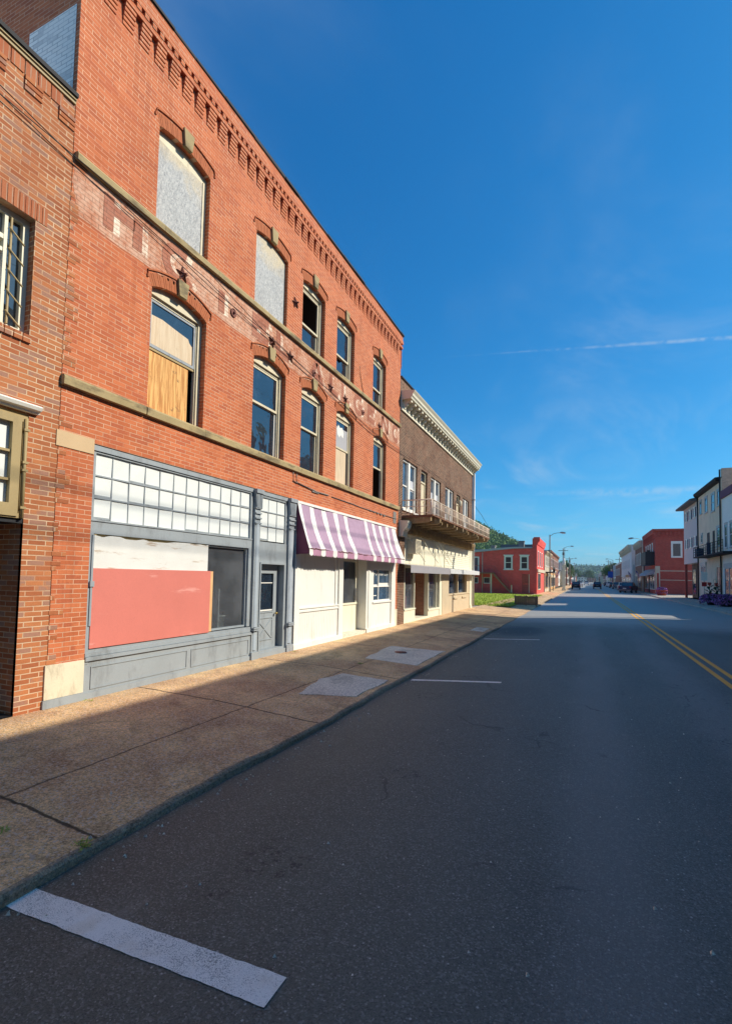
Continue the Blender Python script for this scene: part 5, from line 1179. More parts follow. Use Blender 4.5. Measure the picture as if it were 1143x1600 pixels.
for k in range(6): mb.tube([(-10.8 + k * .45, 2.5 - k * .47, 1.26), (-10.8 + k * .45, 3.42 - k * .46, 1.26)], .02, 5)
mb.build('handrail', 'brick_dkred', st)
for u, m in ((-11.17, 'pole'), (-8.6, 'pole')):
    mb = MB(EL); mb.box(u - .08, u + .08, -.1, 2.5 if u < -10 else 1.1, 1.05, 1.2); mb.build('post', 'cream', st)
mb = MB(EL); mb.tube([(-12.5, 0, .06), (-12.5, 5.3, .06)], .05, 6); mb.build('downpipe', 'cream', rb)
for u, w_, z in ((-8.2, .7, 6.98), (-11.8, .5, 6.4)):
    mb = MB(EL); mb.box(u, u + w_, 5.6, z, -3.2, -2.4); mb.box(u - .06, u + w_ + .06, z - .15, z, -3.26, -2.34); mb.build('chimney', 'fence_grey', rb)
for a, b in ((67, 68.2), (70, 71.2), (73, 74.2)):
    mb = MB(L2); ring(mb, a, b, 3.5, 5.6, .14, -.02, .06); w = mb.build('window', 'white', rb); mb = MB(L2); mb.box(a + .14, b - .14, 3.6, 5.4, 0, .02); mb.build('pane', 'glass_far', w)
mb = MB(L2); ring(mb, 67, 71, .5, 2.7, .12, -.02, .08); mb.box(66.2, 77, 2.8, 3.2, 0, .15); w = mb.build('shop_window', 'town_cream', rb); mb = MB(L2); mb.box(67.1, 70.9, .6, 2.6, 0, .02); mb.build('pane', 'glass_far', w)
# grey roofs behind it
town('grey_roofed_house', 'low house with long grey shingle roof behind the red painted building', 'house', Fr((0, 82, 0), (1, 0, 0), (0, -1, 0)), -24, -13.4, 6.6, 8, 'town_grey', row(-23, -14, 4, .9, 4.8, 6.0), roofm='slate')
t = town('flat_grey_house', 'grey flat roofed block behind the chimneys of the red painted building', 'house', Fr((0, 86, 0), (1, 0, 0), (0, -1, 0)), -13.2, -7.6, 7.6, 8, 'slate', row(-12.8, -8, 3, .8, 5.6, 6.8), roofm='slate')
t = town('cream_balcony_shop', 'cream shop with a small black balcony next to the red painted building', 'building', L2, 79.5, 92.5, 6.2, 12, 'town_cream', row(80, 92, 4, 1.1, 4.0, 5.5), shops=[(80, 85.5, .5, 2.5, 'orange'), (87, 92, .5, 2.5, 'white')], cornice=('tan', .5, .35), gl='glass_far')
mb = MB(L2); mb.box(81, 87, 2.95, 3.08, 0, 1.1); bl = mb.build('balcony', 'blackshop', t)
mb = MB(L2)
for k in range(13): mb.tube([(81 + k * .5, 3.05, 1.08), (81 + k * .5, 3.85, 1.08)], .02, 5)
mb.tube([(81, 3.85, 1.08), (87, 3.85, 1.08)], .03, 5); mb.build('railing', 'blackshop', bl)
town('orange_shop', 'low orange stucco shop behind the flag on the left pavement', 'building', Fr((-5.9, 0, 0), (0, 1, 0), (1, 0, 0)), 97, 112, 3.6, 10, 'orange', shops=[(98, 103, .5, 2.4, 'cream'), (105, 111, .5, 2.4, 'cream')], doors=[(103.4, 104.4, 'white')], cornice=('white', .4, .2))
town('brown_brick_block', 'brown brick block rising behind the orange stucco shop', 'building', Fr((-7.0, 0, 0), (0, 1, 0), (1, 0, 0)), 113, 150, 8.2, 14, 'brick_town', row(115, 149, 8, 1.4, 4.8, 6.6), shops=[(115, 130, .5, 2.8, 'white')], cornice=('brick_town', .6, .3))
# small houses further down, each its own
rh = random.Random(21)
houses = [(-7.5, 160, 'white house with grey gable roof past the brown brick block', 'town_white'), (-7.8, 185, 'grey house with dark gable roof on the left of the far street', 'town_grey'), (-8.0, 212, 'cream house with gable roof on the left of the far street', 'town_cream'), (-8.5, 245, 'white house second from the far end on the left', 'town_white'), (-9, 285, 'red brick house at the far end on the left', 'brick_dkred'), (-9, 330, 'tan house last on the left before the hills', 'beige'),
          (10.5, 215, 'white house with gable roof past the pale grey block', 'town_white'), (10.5, 245, 'red brick house with gable roof on the right of the far street', 'brick_dkred'), (11, 280, 'grey house second from the far end on the right', 'town_grey'), (11.5, 325, 'cream house last on the right before the hills', 'town_cream'),
          (-6.5, 375, 'white house with gable roof standing forward at the far left', 'town_white'), (-6.5, 420, 'red brick house standing forward at the far left', 'brick_red'), (9.5, 370, 'pale house standing forward at the far right', 'town_cream'), (9.5, 410, 'brick house standing forward at the far right', 'brick_town'), (-3, 560, 'white house closing the end of the street', 'town_white'), (6, 575, 'brick house closing the end of the street', 'brick_town')]
for x, y, lab, m in houses:
    sx = 1 if x < 0 and y < 500 else -1; fr = Fr((x, 0, 0), (0, 1, 0), (sx, 0, 0))
    if y > 500: fr = Fr((0, y, 0), (1, 0, 0), (0, -1, 0)); u0, u1 = x - 4, x + 4
    else: u0, u1 = y, y + 11
    h = rh.uniform(4.6, 5.8); t = town('gable_house', lab, 'house', fr, u0, u1, h, 8, m, row(u0, u1, 3, 1.0, 3.2, 4.4) + row(u0, u1, 3, 1.1, .9, 2.3)[:2], doors=[(u1 - 2.4, u1 - 1.4, 'cream')], group='houses down the far street')
    mb = MB(fr); mb.prism([(u0 - .4, h), (u1 + .4, h), ((u0 + u1) / 2, h + 2.6)], -8.3, .4); mb.build('gable_roof', 'slate', t)
    mb = MB(fr); mb.box(u0 + 1, u0 + 1.6, h + .3, h + 2.9, -4, -3.4); mb.build('chimney', 'brick_dkred', t)

for x, a, b, h, m, lab in ((-6.3, 172, 183, 5.2, 'town_cream', 'cream shop between the two gable houses on the left'), (-6.3, 198, 210, 6.6, 'brick_town', 'brown brick shop past the grey gable house on the left'), (-6.6, 225, 243, 5.4, 'town_white', 'white shop before the broad green tree on the left'), (-6.6, 270, 284, 7.0, 'brick_red', 'red brick shop far down on the left'), (-6.8, 298, 328, 6.0, 'town_grey', 'grey block last but one on the left'),
                          (9.2, 206.5, 214, 6.2, 'brick_dkred', 'dull red shop before the first gable house on the right'), (9.2, 228, 243, 5.0, 'town_cream', 'cream shop between gable houses on the right'), (9.4, 258, 278, 6.4, 'town_white', 'white block far down on the right'), (9.6, 294, 323, 5.6, 'brick_town', 'brown brick block last but one on the right')):
    town('far_shop', lab, 'building', Fr((x, 0, 0), (0, 1, 0), (1 if x < 0 else -1, 0, 0)), a, b, h, 9, m, row(a, b, 3, 1.3, h - 2.4, h - 1.0), shops=[(a + .6, b - .6, .5, 2.5, 'white')], cornice=('cream', .4, .2), group='shops down the far street')
# board fence at the edge of the yard
t = thing('board_fence', 'low dark brown board fence panel at the corner of the lawn', 'fence', (-4, 38.4, -.05))
FF = Fr((0, 38.4, 0), (1, 0, 0), (0, -1, 0))
mb = MB(FF); u = -4.82
k = 0
while u < -3.3: mb.box(u, u + .14, -.06, .585 + .012 * (k % 3), 0, .022 + .004 * (k % 2)); u += .148; k += 1
mb.build('boards', 'fence', t)
for u in (-4.84, -4.05, -3.32):
    mb = MB(FF); mb.box(u - .04, u + .04, -.15, .64, -.08, .0); mb.build('post', 'fence_grey', t)
mb = MB(FF); mb.box(-4.82, -3.3, .48, .55, -.05, -.001); mb.box(-4.82, -3.3, .08, .15, -.05, -.001); mb.build('rail', 'fence_grey', t)

# lamps and poles
def lamp(label, x, y, h, arm, base=-.1, mat='pole', group='street lamps'):
    t = thing('street_lamp', label, 'street lamp', (x, y, base), group)
    mb = MB(); mb.tube([(x, base, y), (x, base + .3, y), (x, h, y)], .13, 8, 0, .08); mb.build('pole', mat, t)
    s = 1 if arm > 0 else -1
    mb = MB(); mb.tube([(x, h - .25, y), (x + arm * .35, h + .15, y), (x + arm * .75, h + .28, y), (x + arm, h + .28, y)], .04, 6); mb.build('arm', mat, t)
    mb = MB(); xh = x + arm; mb.prism([(xh - .1 * s, h + .22), (xh + .75 * s, h + .18), (xh + .7 * s, h + .34), (xh + .2 * s, h + .44), (xh - .1 * s, h + .36)], y - .17, y + .17); hd = mb.build('lamp_head', 'lampmetal', t)
    mb = MB(); mb.box(xh + .15 * s, xh + .68 * s, h + .12, h + .19, y - .13, y + .13); mb.build('lens', 'pane_white', hd)
    return t
lamp('tall grey street lamp standing before the cream shop past the red painted building', -5.15, 83.0, 9.0, 1.6)
lamp('pale wooden pole lamp with short arm beside the pickup truck', 9.25, 98.5, 9.2, -1.5, mat='polewood')
lamp('street lamp beside the brown brick block on the left', -5.3, 148, 11.0, 1.6); lamp('distant street lamp on the left in front of the grey house', -5.3, 205, 10, 1.6)
lamp('distant street lamp on the right by the blue banner', 9.0, 196, 9.4, -1.6); lamp('far street lamp on the right near the last houses', 9.0, 290, 9.4, -1.6)
for x, y, h, lab in ((9.0, 158, 8.6, 'bare utility pole before the small brick hall'), (-5.0, 262, 10.5, 'bare utility pole on the left far down the street'), (9.3, 240, 11, 'bare utility pole on the right far down the street')):
    t = thing('utility_pole', lab, 'utility pole', (x, y, 0), 'utility poles'); mb = MB(); mb.tube([(x, -.1, y), (x, h, y)], .15, 8, 0, .1); mb.build('pole', 'pole', t)
    mb = MB(); mb.box(x - 1.1, x + 1.1, h - .6, h - .48, y - .06, y + .06); mb.build('crossarm', 'pole', t)
t = thing('white_pillar', 'tall white stone pillar with a pale cap on the left pavement', 'pillar', (-3.6, 97, 0))
mb = MB(); mb.box(-3.95, -3.25, -.06, .3, 96.65, 97.35); mb.box(-3.85, -3.35, .3, 4.3, 96.75, 97.25); mb.box(-3.95, -3.25, 4.3, 4.5, 96.65, 97.35); mb.build('shaft', 'cream_light', t)
mb = MB(); mb.lathe([(.02, 0), (.28, .1), (.3, .5), (.2, .9), (.22, 1.1), (.05, 1.35)], (-3.6, 4.5, 97), 10); mb.build('finial', 'white', t)
def flag(label, x, y, z, s):
    t = thing('flag', label, 'flag', (x, y, z), 'flags on the street poles')
    mb = MB(); mb.tube([(x, z, y), (x + s * 1.0, z + 1.0, y)], .025, 6); mb.build('staff', 'cream', t)
    mb = MB()
    n = 13
    def q(a, b):    # a along the fly, b down the hoist, hanging with folds
        return (x + s * (1.0 - a * .55 - b * .1), z + 1.0 - a * .75 - b * .85, y + .09 * math.sin(a * 9 + b * 2))
    for i in range(n):
        for j in range(10):
            m = 2 if (i < 7 and j < 4) else (0 if i % 2 == 0 else 1)
            mb.quad([q(j / 10, i / n), q((j + 1) / 10, i / n), q((j + 1) / 10, (i + 1) / n), q(j / 10, (i + 1) / n)], m)
    mb.build('cloth', ['flag_red', 'flag_white', 'flag_blue'], t)
flag('striped flag hanging from the left lamp pole before the orange shop', -5.0, 90.0, 2.6, 1)
t = thing('flag_pole', 'thin dark pole carrying the left flag', 'pole', (-5.05, 90, 0)); mb = MB(); mb.tube([(-5.05, -.1, 90), (-5.05, 5.6, 90)], .06, 6); mb.build('shaft', 'pole', t)
flag('striped flag hanging from the pale wooden pole above the pickup truck', 9.1, 97.8, 2.9, -1); flag('striped flag beyond the pickup truck near the tan brick block', 8.9, 112, 2.9, -1)
t = thing('flag_pole', 'thin dark pole carrying the flag near the tan brick block', 'pole', (8.95, 112, 0)); mb = MB(); mb.tube([(8.95, -.1, 112), (8.95, 5.2, 112)], .06, 6); mb.build('shaft', 'pole', t)
t = thing('banner_sign', 'blue banner sign on a post at the right far down the street', 'sign', (8.8, 190, 0)); mb = MB(); mb.tube([(8.8, -.1, 190), (8.8, 5.4, 190)], .08, 6); mb.build('post', 'pole', t); mb = MB(); mb.box(7.2, 8.8, 3.0, 5.1, 189.95, 190.05); mb.build('banner', 'banner', t)
t = thing('notice_sign', 'small white sign on a post in front of the beige building', 'sign', (10.4, 56, 0)); mb = MB(); mb.tube([(10.4, -.05, 56), (10.4, 2.9, 56)], .035, 6); mb.build('post', 'gutter', t)
mb = MB(); mb.box(10.15, 10.65, 2.05, 2.9, 55.94, 55.98); p = mb.build('sign_plate', 'white', t); mb = MB(); mb.box(10.2, 10.6, 1.5, 1.9, 55.94, 55.98); mb.build('lower_plate', 'redlens', t)

# vehicles (z = 0 at the road under the wheels, heading along +y)
def vehicle(name, label, cat, x, y, paint, kind='car', flip=False, rot=0, group='vehicles on the street'):
    z = road_z(x); t = thing(name, label, cat, (x, y, z), group)
    s = -1 if flip else 1
    fr = Fr((x, y, z), (math.cos(rot) * 0 + (-math.sin(rot)) * s if rot else 0, s * math.cos(rot) if rot else s, 0), (math.cos(rot) if rot else 1, math.sin(rot) if rot else 0, 0))
    W = .98 if kind == 'truck' else .88
    prof = {'car': [(-2.2, .35), (2.15, .32), (2.25, .62), (2.0, .82), (1.0, .95), (-1.75, .98), (-2.25, .92), (-2.3, .6)], 'suv': [(-2.2, .4), (2.15, .38), (2.25, .75), (2.05, 1.0), (1.05, 1.12), (-2.2, 1.12), (-2.3, .7)], 'truck': [(-2.75, .5), (2.6, .45), (2.75, .85), (2.6, 1.12), (1.4, 1.22), (-2.75, 1.18), (-2.8, .7)]}[kind]
    cab = {'car': [(-1.75, .97), (1.0, .94), (.35, 1.42), (-1.1, 1.45)], 'suv': [(-2.2, 1.1), (1.0, 1.1), (.4, 1.72), (-1.95, 1.74)], 'truck': [(-.9, 1.16), (1.4, 1.2), (.75, 1.82), (-.7, 1.85)]}[kind]
    mb = MB(fr); mb.prism(prof, -W, W)
    i0 = len(mb.v); n = len(cab)
    a = [mb.P(u, v, -W + (.04 if v < 1.25 else .16)) for u, v in cab]; b = [mb.P(u, v, W - (.04 if v < 1.25 else .16)) for u, v in cab]
    mb.face(a[::-1]); mb.face(b)
    for k in range(n): mb.face([a[k], a[(k + 1) % n], b[(k + 1) % n], b[k]])
    body = mb.build('body', paint, t)
    c = Vector((sum(p[0] for p in cab) / 4, sum(p[1] for p in cab) / 4))
    sh = [(c.x + (u - c.x) * .84, c.y + (v - c.y) * .74) for u, v in cab]
    for sd in (-1, 1):
        mb = MB(fr); e = [mb.P(u, v, sd * (W - (.04 if v < c.y else .16) + .012 + (.02 if v >= c.y else .045) * 0 + .01)) for u, v in sh]; mb.face(e); mb.build('side_window', 'glass', t)
    mb = MB(fr)
    for (p, q) in ((cab[0], cab[3]), (cab[1], cab[2])):
        o_ = -.012 if p[0] < 0 else .012; A = (p[0] + (q[0] - p[0]) * .12 + o_, p[1] + (q[1] - p[1]) * .12); Bq = (p[0] + (q[0] - p[0]) * .88 + o_, p[1] + (q[1] - p[1]) * .88)
        mb.quad([(A[0], A[1], -W + .16), (A[0], A[1], W - .16), (Bq[0], Bq[1], W - .24), (Bq[0], Bq[1], -W + .24)])
    mb.build('windscreen', 'glass', t)
    r = .40 if kind != 'car' else .32; wb = {'car': 1.35, 'suv': 1.4, 'truck': 1.75}[kind]
    for u in (-wb, wb):
        for sd in (-1, 1):
            mb = MB(fr); mb.tube([(u, r, sd * (W - .22)), (u, r, sd * (W + .015))], r, 16); w = mb.build('wheel', 'tyre', t)
            mb = MB(fr); mb.tube([(u, r, sd * W), (u, r, sd * (W + .025))], r * .58, 12); mb.build('rim', 'chrome', w)
    for sd in (-1, 1):
        mb = MB(fr); z0 = prof[-2][1] - .28; mb.box(-prof[-1][0] * -1 - .03, -prof[-1][0] * -1 + .12, z0, z0 + .26, sd * (W - .2), sd * (W - .01)); mb.build('tail_light', 'redlens', t)
        mb = MB(fr); mb.box(prof[2][0] - .14, prof[2][0] + .01, prof[2][1] - .08, prof[2][1] + .1, sd * (W - .38), sd * (W - .06)); mb.build('headlight', 'pane_white', t)
    mb = MB(fr); mb.box(prof[0][0] - .16, prof[0][0] + .02, .42, .6, -W + .04, W - .04); mb.build('bumper', 'car_grey' if kind == 'truck' else paint, t); mb = MB(fr); mb.box(prof[1][0] - .02, prof[1][0] + .14, .38, .56, -W + .04, W - .04); mb.build('bumper', 'car_grey' if kind == 'truck' else paint, t)
    mb = MB(fr); mb.box(prof[0][0] - .07, prof[0][0] - .05, .72, .86, -.26, .26); mb.build('number_plate', 'white', t)
    return t
vehicle('pickup_truck', 'dark navy pickup truck parked at the right kerb beside the pale wooden pole', 'truck', 6.9, 97.5, 'car_navy', 'truck', rot=R(-16))
vehicle('parked_car', 'black car driving away near the middle of the far street', 'car', 2.6, 131, 'car_black', 'suv')
vehicle('parked_car', 'dark car parked at the left kerb past the white pillar', 'car', -3.0 + 1.1, 118, 'car_black', 'suv')
vehicle('parked_car', 'white car parked at the left far down the street', 'car', -1.7, 172, 'car_white', 'car'); vehicle('parked_car', 'grey car parked in front of the white corniced building', 'car', 7.2, 140, 'car_grey', 'suv')
vehicle('parked_car', 'dark car parked before the small brick hall', 'car', 7.3, 160, 'car_black', 'car'); vehicle('parked_car', 'white car parked at the right far down the street', 'car', 7.3, 182, 'car_white', 'suv'); vehicle('parked_car', 'black car furthest down the right kerb', 'car', 7.3, 205, 'car_black', 'car')
vehicle('parked_car', 'grey car parked by the grey house on the left', 'car', -1.8, 196, 'car_grey', 'suv')
vehicle('parked_car', 'grey car parked at the right kerb just past the pickup truck', 'car', 7.4, 108, 'car_grey', 'suv'); vehicle('parked_car', 'white van like car parked beside the tan brick block', 'car', 7.3, 119, 'car_white', 'suv')
vehicle('parked_car', 'black car at the left kerb beyond the white car', 'car', -1.8, 184, 'car_black', 'suv'); vehicle('parked_car', 'white car crossing the junction at the end of the street', 'car', .4, 240, 'car_white', 'suv')
for x, y, h, lab in ((-4.9, 128, 9.5, 'bare utility pole in front of the brown brick block'), (9.2, 132, 9.8, 'bare utility pole in front of the white corniced building'), (-4.9, 178, 9.5, 'bare utility pole by the white gable house on the left'), (9.2, 216, 9.5, 'bare utility pole by the first gable house on the right')):
    t = thing('utility_pole', lab, 'utility pole', (x, y, 0), 'utility poles'); mb = MB(); mb.tube([(x, -.1, y), (x, h, y)], .15, 8, 0, .1); mb.build('pole', 'pole', t)
    mb = MB(); mb.box(x - 1.1, x + 1.1, h - .6, h - .48, y - .06, y + .06); mb.box(x - .2, x + .2, h - 1.6, h - 1.0, y - .2, y + .2); mb.build('crossarm', 'pole', t)

# planters with purple flowers
def planter(label, x, y, r, h, w, potm, canna, z0=-.045):
    t = thing('flower_planter', label, 'planter', (x, y, z0), 'flower planters on the right pavement')
    mb = MB(); mb.lathe([(r * .72, 0), (r, h * .9), (r * 1.06, h * .9), (r * 1.06, h), (r * .9, h), (r * .85, h * .9)], (x, z0, y), 18); mb.build('pot', potm, t)
    rr = random.Random(int(y * 10 + x)); mb = MB()
    for k in range(2600):
        a = rr.uniform(0, 6.283); q = rr.random() ** .6; e = rr.random(); px = x + w * q * math.cos(a); py = y + w * q * math.sin(a); top = h + .38 * math.sqrt(max(0, 1 - q * q)) + .07 * math.sin(px * 9 + py * 7); pz = z0 + top * (1 - .5 * e * e) - .28 * q * q * e
        sz = rr.uniform(.022, .05); n = Vector((rr.uniform(-1, 1), rr.uniform(-1, 1), rr.uniform(-.3, 1))).normalized(); u = n.orthogonal().normalized() * sz; v = n.cross(u); c = Vector((px, py, pz))
        m = 1 if rr.random() < .38 else 0; i = len(mb.v); mb.v += [c - u - v, c + u - v, c + u + v, c - u + v]; mb.face([i, i + 1, i + 2, i + 3], m)
    mb.build('flowers', ['purple', 'leaf_dark'], t)
    for (cx, cy, ch) in canna:
        mb = MB(); mb.tube([(x + cx, z0 + h, y + cy), (x + cx + .02, z0 + ch, y + cy)], .025, 6)
        for k in range(9):
            a = k * 2.4; zz = z0 + h + .15 + (ch - h - .35) * k / 9; L = .42; bx, by = x + cx, y + cy; ex, ey = bx + L * math.cos(a), by + L * math.sin(a); mx, my = (bx + ex) / 2, (by + ey) / 2; pw = .11
            i = len(mb.v); mb.v += [Vector((bx, by, zz)), Vector((mx - pw * math.sin(a), my + pw * math.cos(a), zz + .2)), Vector((ex, ey, zz + .26)), Vector((mx + pw * math.sin(a), my - pw * math.cos(a), zz + .2))]; mb.face([i, i + 1, i + 2, i + 3])
        st_ = mb.build('canna_plant', 'leaf_dark', t); mb = MB()
        for k in range(26):
            c = Vector((x + cx + rr.uniform(-.1, .1), y + cy + rr.uniform(-.1, .1), z0 + ch + rr.uniform(-.08, .16))); n = Vector((rr.uniform(-1, 1), rr.uniform(-1, 1), rr.uniform(-1, 1))).normalized(); u = n.orthogonal().normalized() * .06; v = n.cross(u); i = len(mb.v); mb.v += [c - u - v, c + u - v, c + u + v, c - u + v]; mb.face([i, i + 1, i + 2, i + 3])
        mb.build('blossom', 'redflower', st_)
planter('large dark round planter overflowing with purple flowers below the beige building', 10.02, 50.6, .55, .55, .98, 'blackshop', [(-.25, 0, 1.75), (.25, .1, 1.7)])
planter('dark round planter of purple flowers cut by the right edge', 10.35, 47.8, .5, .55, .8, 'blackshop', [])
planter('red box planter of purple flowers on the corner before the red brick side wall', 9.75, 79.5, .7, .75, .72, 'brick_dkred', [])

# cables strung along the fronts
def cable(label, pts, r=.007):
    out = []
    for p, q in zip(pts, pts[1:]):
        for k in range(6):
            t = k / 6; s = -.015 * 4 * t * (1 - t) * abs(q[0] - p[0]) / 3; out.append((p[0] + (q[0] - p[0]) * t, p[1] + (q[1] - p[1]) * t + s, p[2] + (q[2] - p[2]) * t))
    out.append(pts[-1]); mb = MB(LF); mb.tube(out, r, 5); o = mb.build('cable', 'wire'); o['label'] = label; o['category'] = 'cable'; o['group'] = 'cables along the fronts'
cable('upper black cable pinned just under the stone sill course', [(-5.9, 8.2, .05), (3.43, 7.66, .05), (4.6, 7.62, .095), (7.1, 7.52, .095), (9.2, 7.20, .07), (12.2, 6.99, .07), (14.8, 6.72, .07), (17.7, 6.70, .07), (20.8, 6.79, .06), (27.2, 6.70, .06), (31.2, 6.65, .06)])
cable('lower black cable crossing the faded painted sign', [(-5.9, 8.35, .06), (3.43, 7.76, .06), (4.5, 7.6, .06), (6.0, 7.45, .06), (7.1, 7.30, .06), (9.05, 7.25, .07), (11.95, 7.0, .06), (14.8, 6.69, .06), (17.7, 6.66, .06)])
cable('black cable sagging from the balcony building to the red painted building', [(31.2, 6.65, .06), (40, 7.0, -1.1), (60, 7.45, -3.6), (67, 7.0, -1.5)], .014)

for y in (-14.0, 33.6):
    t = thing('utility_pole', 'tall utility pole at the right kerb ' + ('behind the camera' if y < 0 else 'beside the low cream shop'), 'utility pole', (8.75, y, -.1), 'utility poles'); mb = MB(); mb.tube([(8.75, -.1, y), (8.75, 15.4, y)], .16, 10, 0, .11); mb.build('pole', 'pole', t)
    mb = MB(); mb.box(8.0, 9.5, 15.0, 15.12, y - .06, y + .06); mb.build('crossarm', 'pole', t)
for dx, dz, lab in ((-.25, 0, 'street side overhead wire between the tall utility poles'), (.55, .0, 'building side overhead wire between the tall utility poles')):
    mb = MB(); mb.tube([(8.75 + dx, 15.85 - .5 * k / 20 - 1.0 * 4 * (k / 20) * (1 - k / 20) * .25, -14 + 47.6 * k / 20) for k in range(21)], .022, 6); o = mb.build('overhead_wire', 'wire'); o['label'] = lab; o['category'] = 'wire'; o['group'] = 'overhead wires'

# ------------------------------------------------------------------ trees and hills
def leafcloud(mb, rr, c, rad, n, size, mi=0, flat=.8):
    for k in range(n):
        d = Vector((rr.gauss(0, 1), rr.gauss(0, 1), rr.gauss(0, 1))).normalized() * (rr.random() ** .45); p = c + Vector((d.x * rad, d.y * rad, d.z * rad * flat))
        nn = Vector((rr.uniform(-1, 1), rr.uniform(-1, 1), rr.uniform(-.2, 1))).normalized(); s = size * rr.uniform(.6, 1.4); u = nn.orthogonal().normalized() * s; v = nn.cross(u); i = len(mb.v); mb.v += [p - u - v * .6, p + u - v * .6, p + u * .6 + v, p - u * .6 + v]; mb.face([i, i + 1, i + 2, i + 3], mi)
def tree(label, x, y, h, w, group='street trees', mat='leaf'):
    rr = random.Random(int(x * 7 + y)); t = thing('tree', label, 'tree', (x, y, -.2), group)
    mb = MB(); mb.tube([(x, -.2, y), (x + .1, h * .3, y), (x, h * .7, y)], .22, 8, 0, .07)
    limbs = []
    for k in range(7):
        a = k * 2.4; z0 = h * (.28 + .05 * k); e = (x + w * .6 * math.cos(a), h * (.5 + .05 * k), y + w * .6 * math.sin(a)); mb.tube([(x, z0, y), e], .08, 5, 0, .03); limbs.append(Vector((e[0], e[2], e[1])))
    mb.build('trunk', 'bark', t); mb = MB()
    for c in limbs + [Vector((x, y, h * .78)), Vector((x + w * .2, y, h * .9))]: leafcloud(mb, rr, c + Vector((rr.uniform(-.4, .4), rr.uniform(-.4, .4), rr.uniform(-.2, .5))), w * rr.uniform(.38, .55), 420, .16)
    mb.build('crown', mat, t)
for x, y, h, w, lab in ((-9, 225, 9.5, 4.5, 'broad green tree rising behind the brown brick block'), (-9, 262, 9, 4, 'green tree on the left by the far utility pole'), (11, 232, 9, 4, 'green tree on the right before the far brick house'), (12, 268, 10, 4.5, 'broad green tree on the right beyond the far brick house'), (-10, 315, 11, 5, 'tall green tree last on the left'), (3, 548, 12, 6, 'round tree in front of the houses closing the street'), (-9, 540, 13, 6, 'tall tree left of the houses closing the street'), (14, 350, 11, 5, 'green tree last on the right')): tree(lab, x, y, h, w)
def hill(name, cx, cy, rx, ry, h, nseg=40, seed=1):
    rr = random.Random(seed); v, f = [], []; n = nseg
    def z(a, b): r = math.sqrt(a * a + b * b); k = max(0, 1 - r * r); return h * k * (1 + .12 * math.sin(a * 5 + seed) + .10 * math.sin(b * 7 + a * 3)) - .4
    for i in range(n + 1):
        for j in range(n + 1): a, b = -1 + 2 * i / n, -1 + 2 * j / n; v.append((cx + a * rx, cy + b * ry, z(a, b)))
    for i in range(n):
        for j in range(n): k = i * (n + 1) + j; f.append((k, k + 1, k + n + 2, k + n + 1))
    me = bpy.data.meshes.new(name); me.from_pydata(v, [], f); me.materials.append(M['hill_soil']); o = bpy.data.objects.new(name, me); COL.objects.link(o); o['kind'] = 'structure'
    return z
def woods(name, zf, cx, cy, rx, ry, n, size, mat, seed, front=True, clump=5):
    rr = random.Random(seed); mb = MB()
    for k in range(n):
        a, b = rr.uniform(-.98, .98), rr.uniform(-.98, .45 if front else .98)
        if a * a + b * b > .96: continue
        base = zf(a, b); c = Vector((cx + a * rx, cy + b * ry, base + rr.uniform(1, 4) * size)); leafcloud(mb, rr, c, size * rr.uniform(1.6, 3.0), clump, size * .45, 0, .9)
    o = mb.build(name, mat, None, kind='stuff'); return o
z = hill('hill', -112, 420, 96, 150, 47, seed=2); woods('hillside_woods', z, -112, 420, 96, 150, 9000, 1.15, 'leaf_hill', 4, clump=9)
z = hill('hill', 40, 1750, 190, 260, 30, seed=5); woods('far_woods', z, 40, 1750, 190, 260, 2600, 5, 'leaf_hill', 6, clump=7)
z = hill('hill', 230, 1900, 260, 300, 40, seed=8); woods('far_woods', z, 230, 1900, 260, 300, 2600, 5, 'leaf_hill', 9, clump=7)
z = hill('hill', -260, 1500, 260, 300, 36, seed=9); woods('far_woods', z, -260, 1500, 260, 300, 2600, 5, 'leaf_hill', 10, clump=7)

# ------------------------------------------------------------------ the summer haze over the valley
hm = bpy.data.materials.new('valley_haze'); hm.use_nodes = True; hn = NT(hm.node_tree); hn.n.remove(hn.n['Principled BSDF'])
pv = hn.add('ShaderNodeVolumePrincipled'); pv.inputs['Color'].default_value = (.62, .78, 1.0, 1); pv.inputs['Density'].default_value = .0002
hn.l.new(pv.outputs[0], [n for n in hn.n if n.type == 'OUTPUT_MATERIAL'][0].inputs['Volume']); M['haze'] = hm
mb = MB(); mb.box(-2600, 2600, -1.4, 75, -700, 3600); mb.build('haze', 'haze', None, kind='stuff')

# ------------------------------------------------------------------ light, sky, camera
AZ, EL_ = 25.0, 36.5
sd = Vector((math.cos(R(AZ)) * math.cos(R(EL_)), math.sin(R(AZ)) * math.cos(R(EL_)), math.sin(R(EL_))))
L = bpy.data.lights.new('sun', 'SUN'); L.energy = 3.95; L.angle = R(.5); L.color = (1.0, .92, .79)
so = bpy.data.objects.new('sun', L); COL.objects.link(so); so.rotation_euler = (-sd).to_track_quat('-Z', 'Y').to_euler()
W = bpy.data.worlds.new('World'); S.world = W; W.use_nodes = True; t = NT(W.node_tree)
bg = [n for n in t.n if n.type == 'BACKGROUND'][0]
sky = t.add('ShaderNodeTexSky', sky_type='NISHITA'); sky.sun_disc = False; sky.sun_elevation = R(EL_); sky.sun_rotation = R(90 - AZ); sky.altitude = 250; sky.air_density = 1.0; sky.dust_density = .7; sky.ozone_density = 2.0
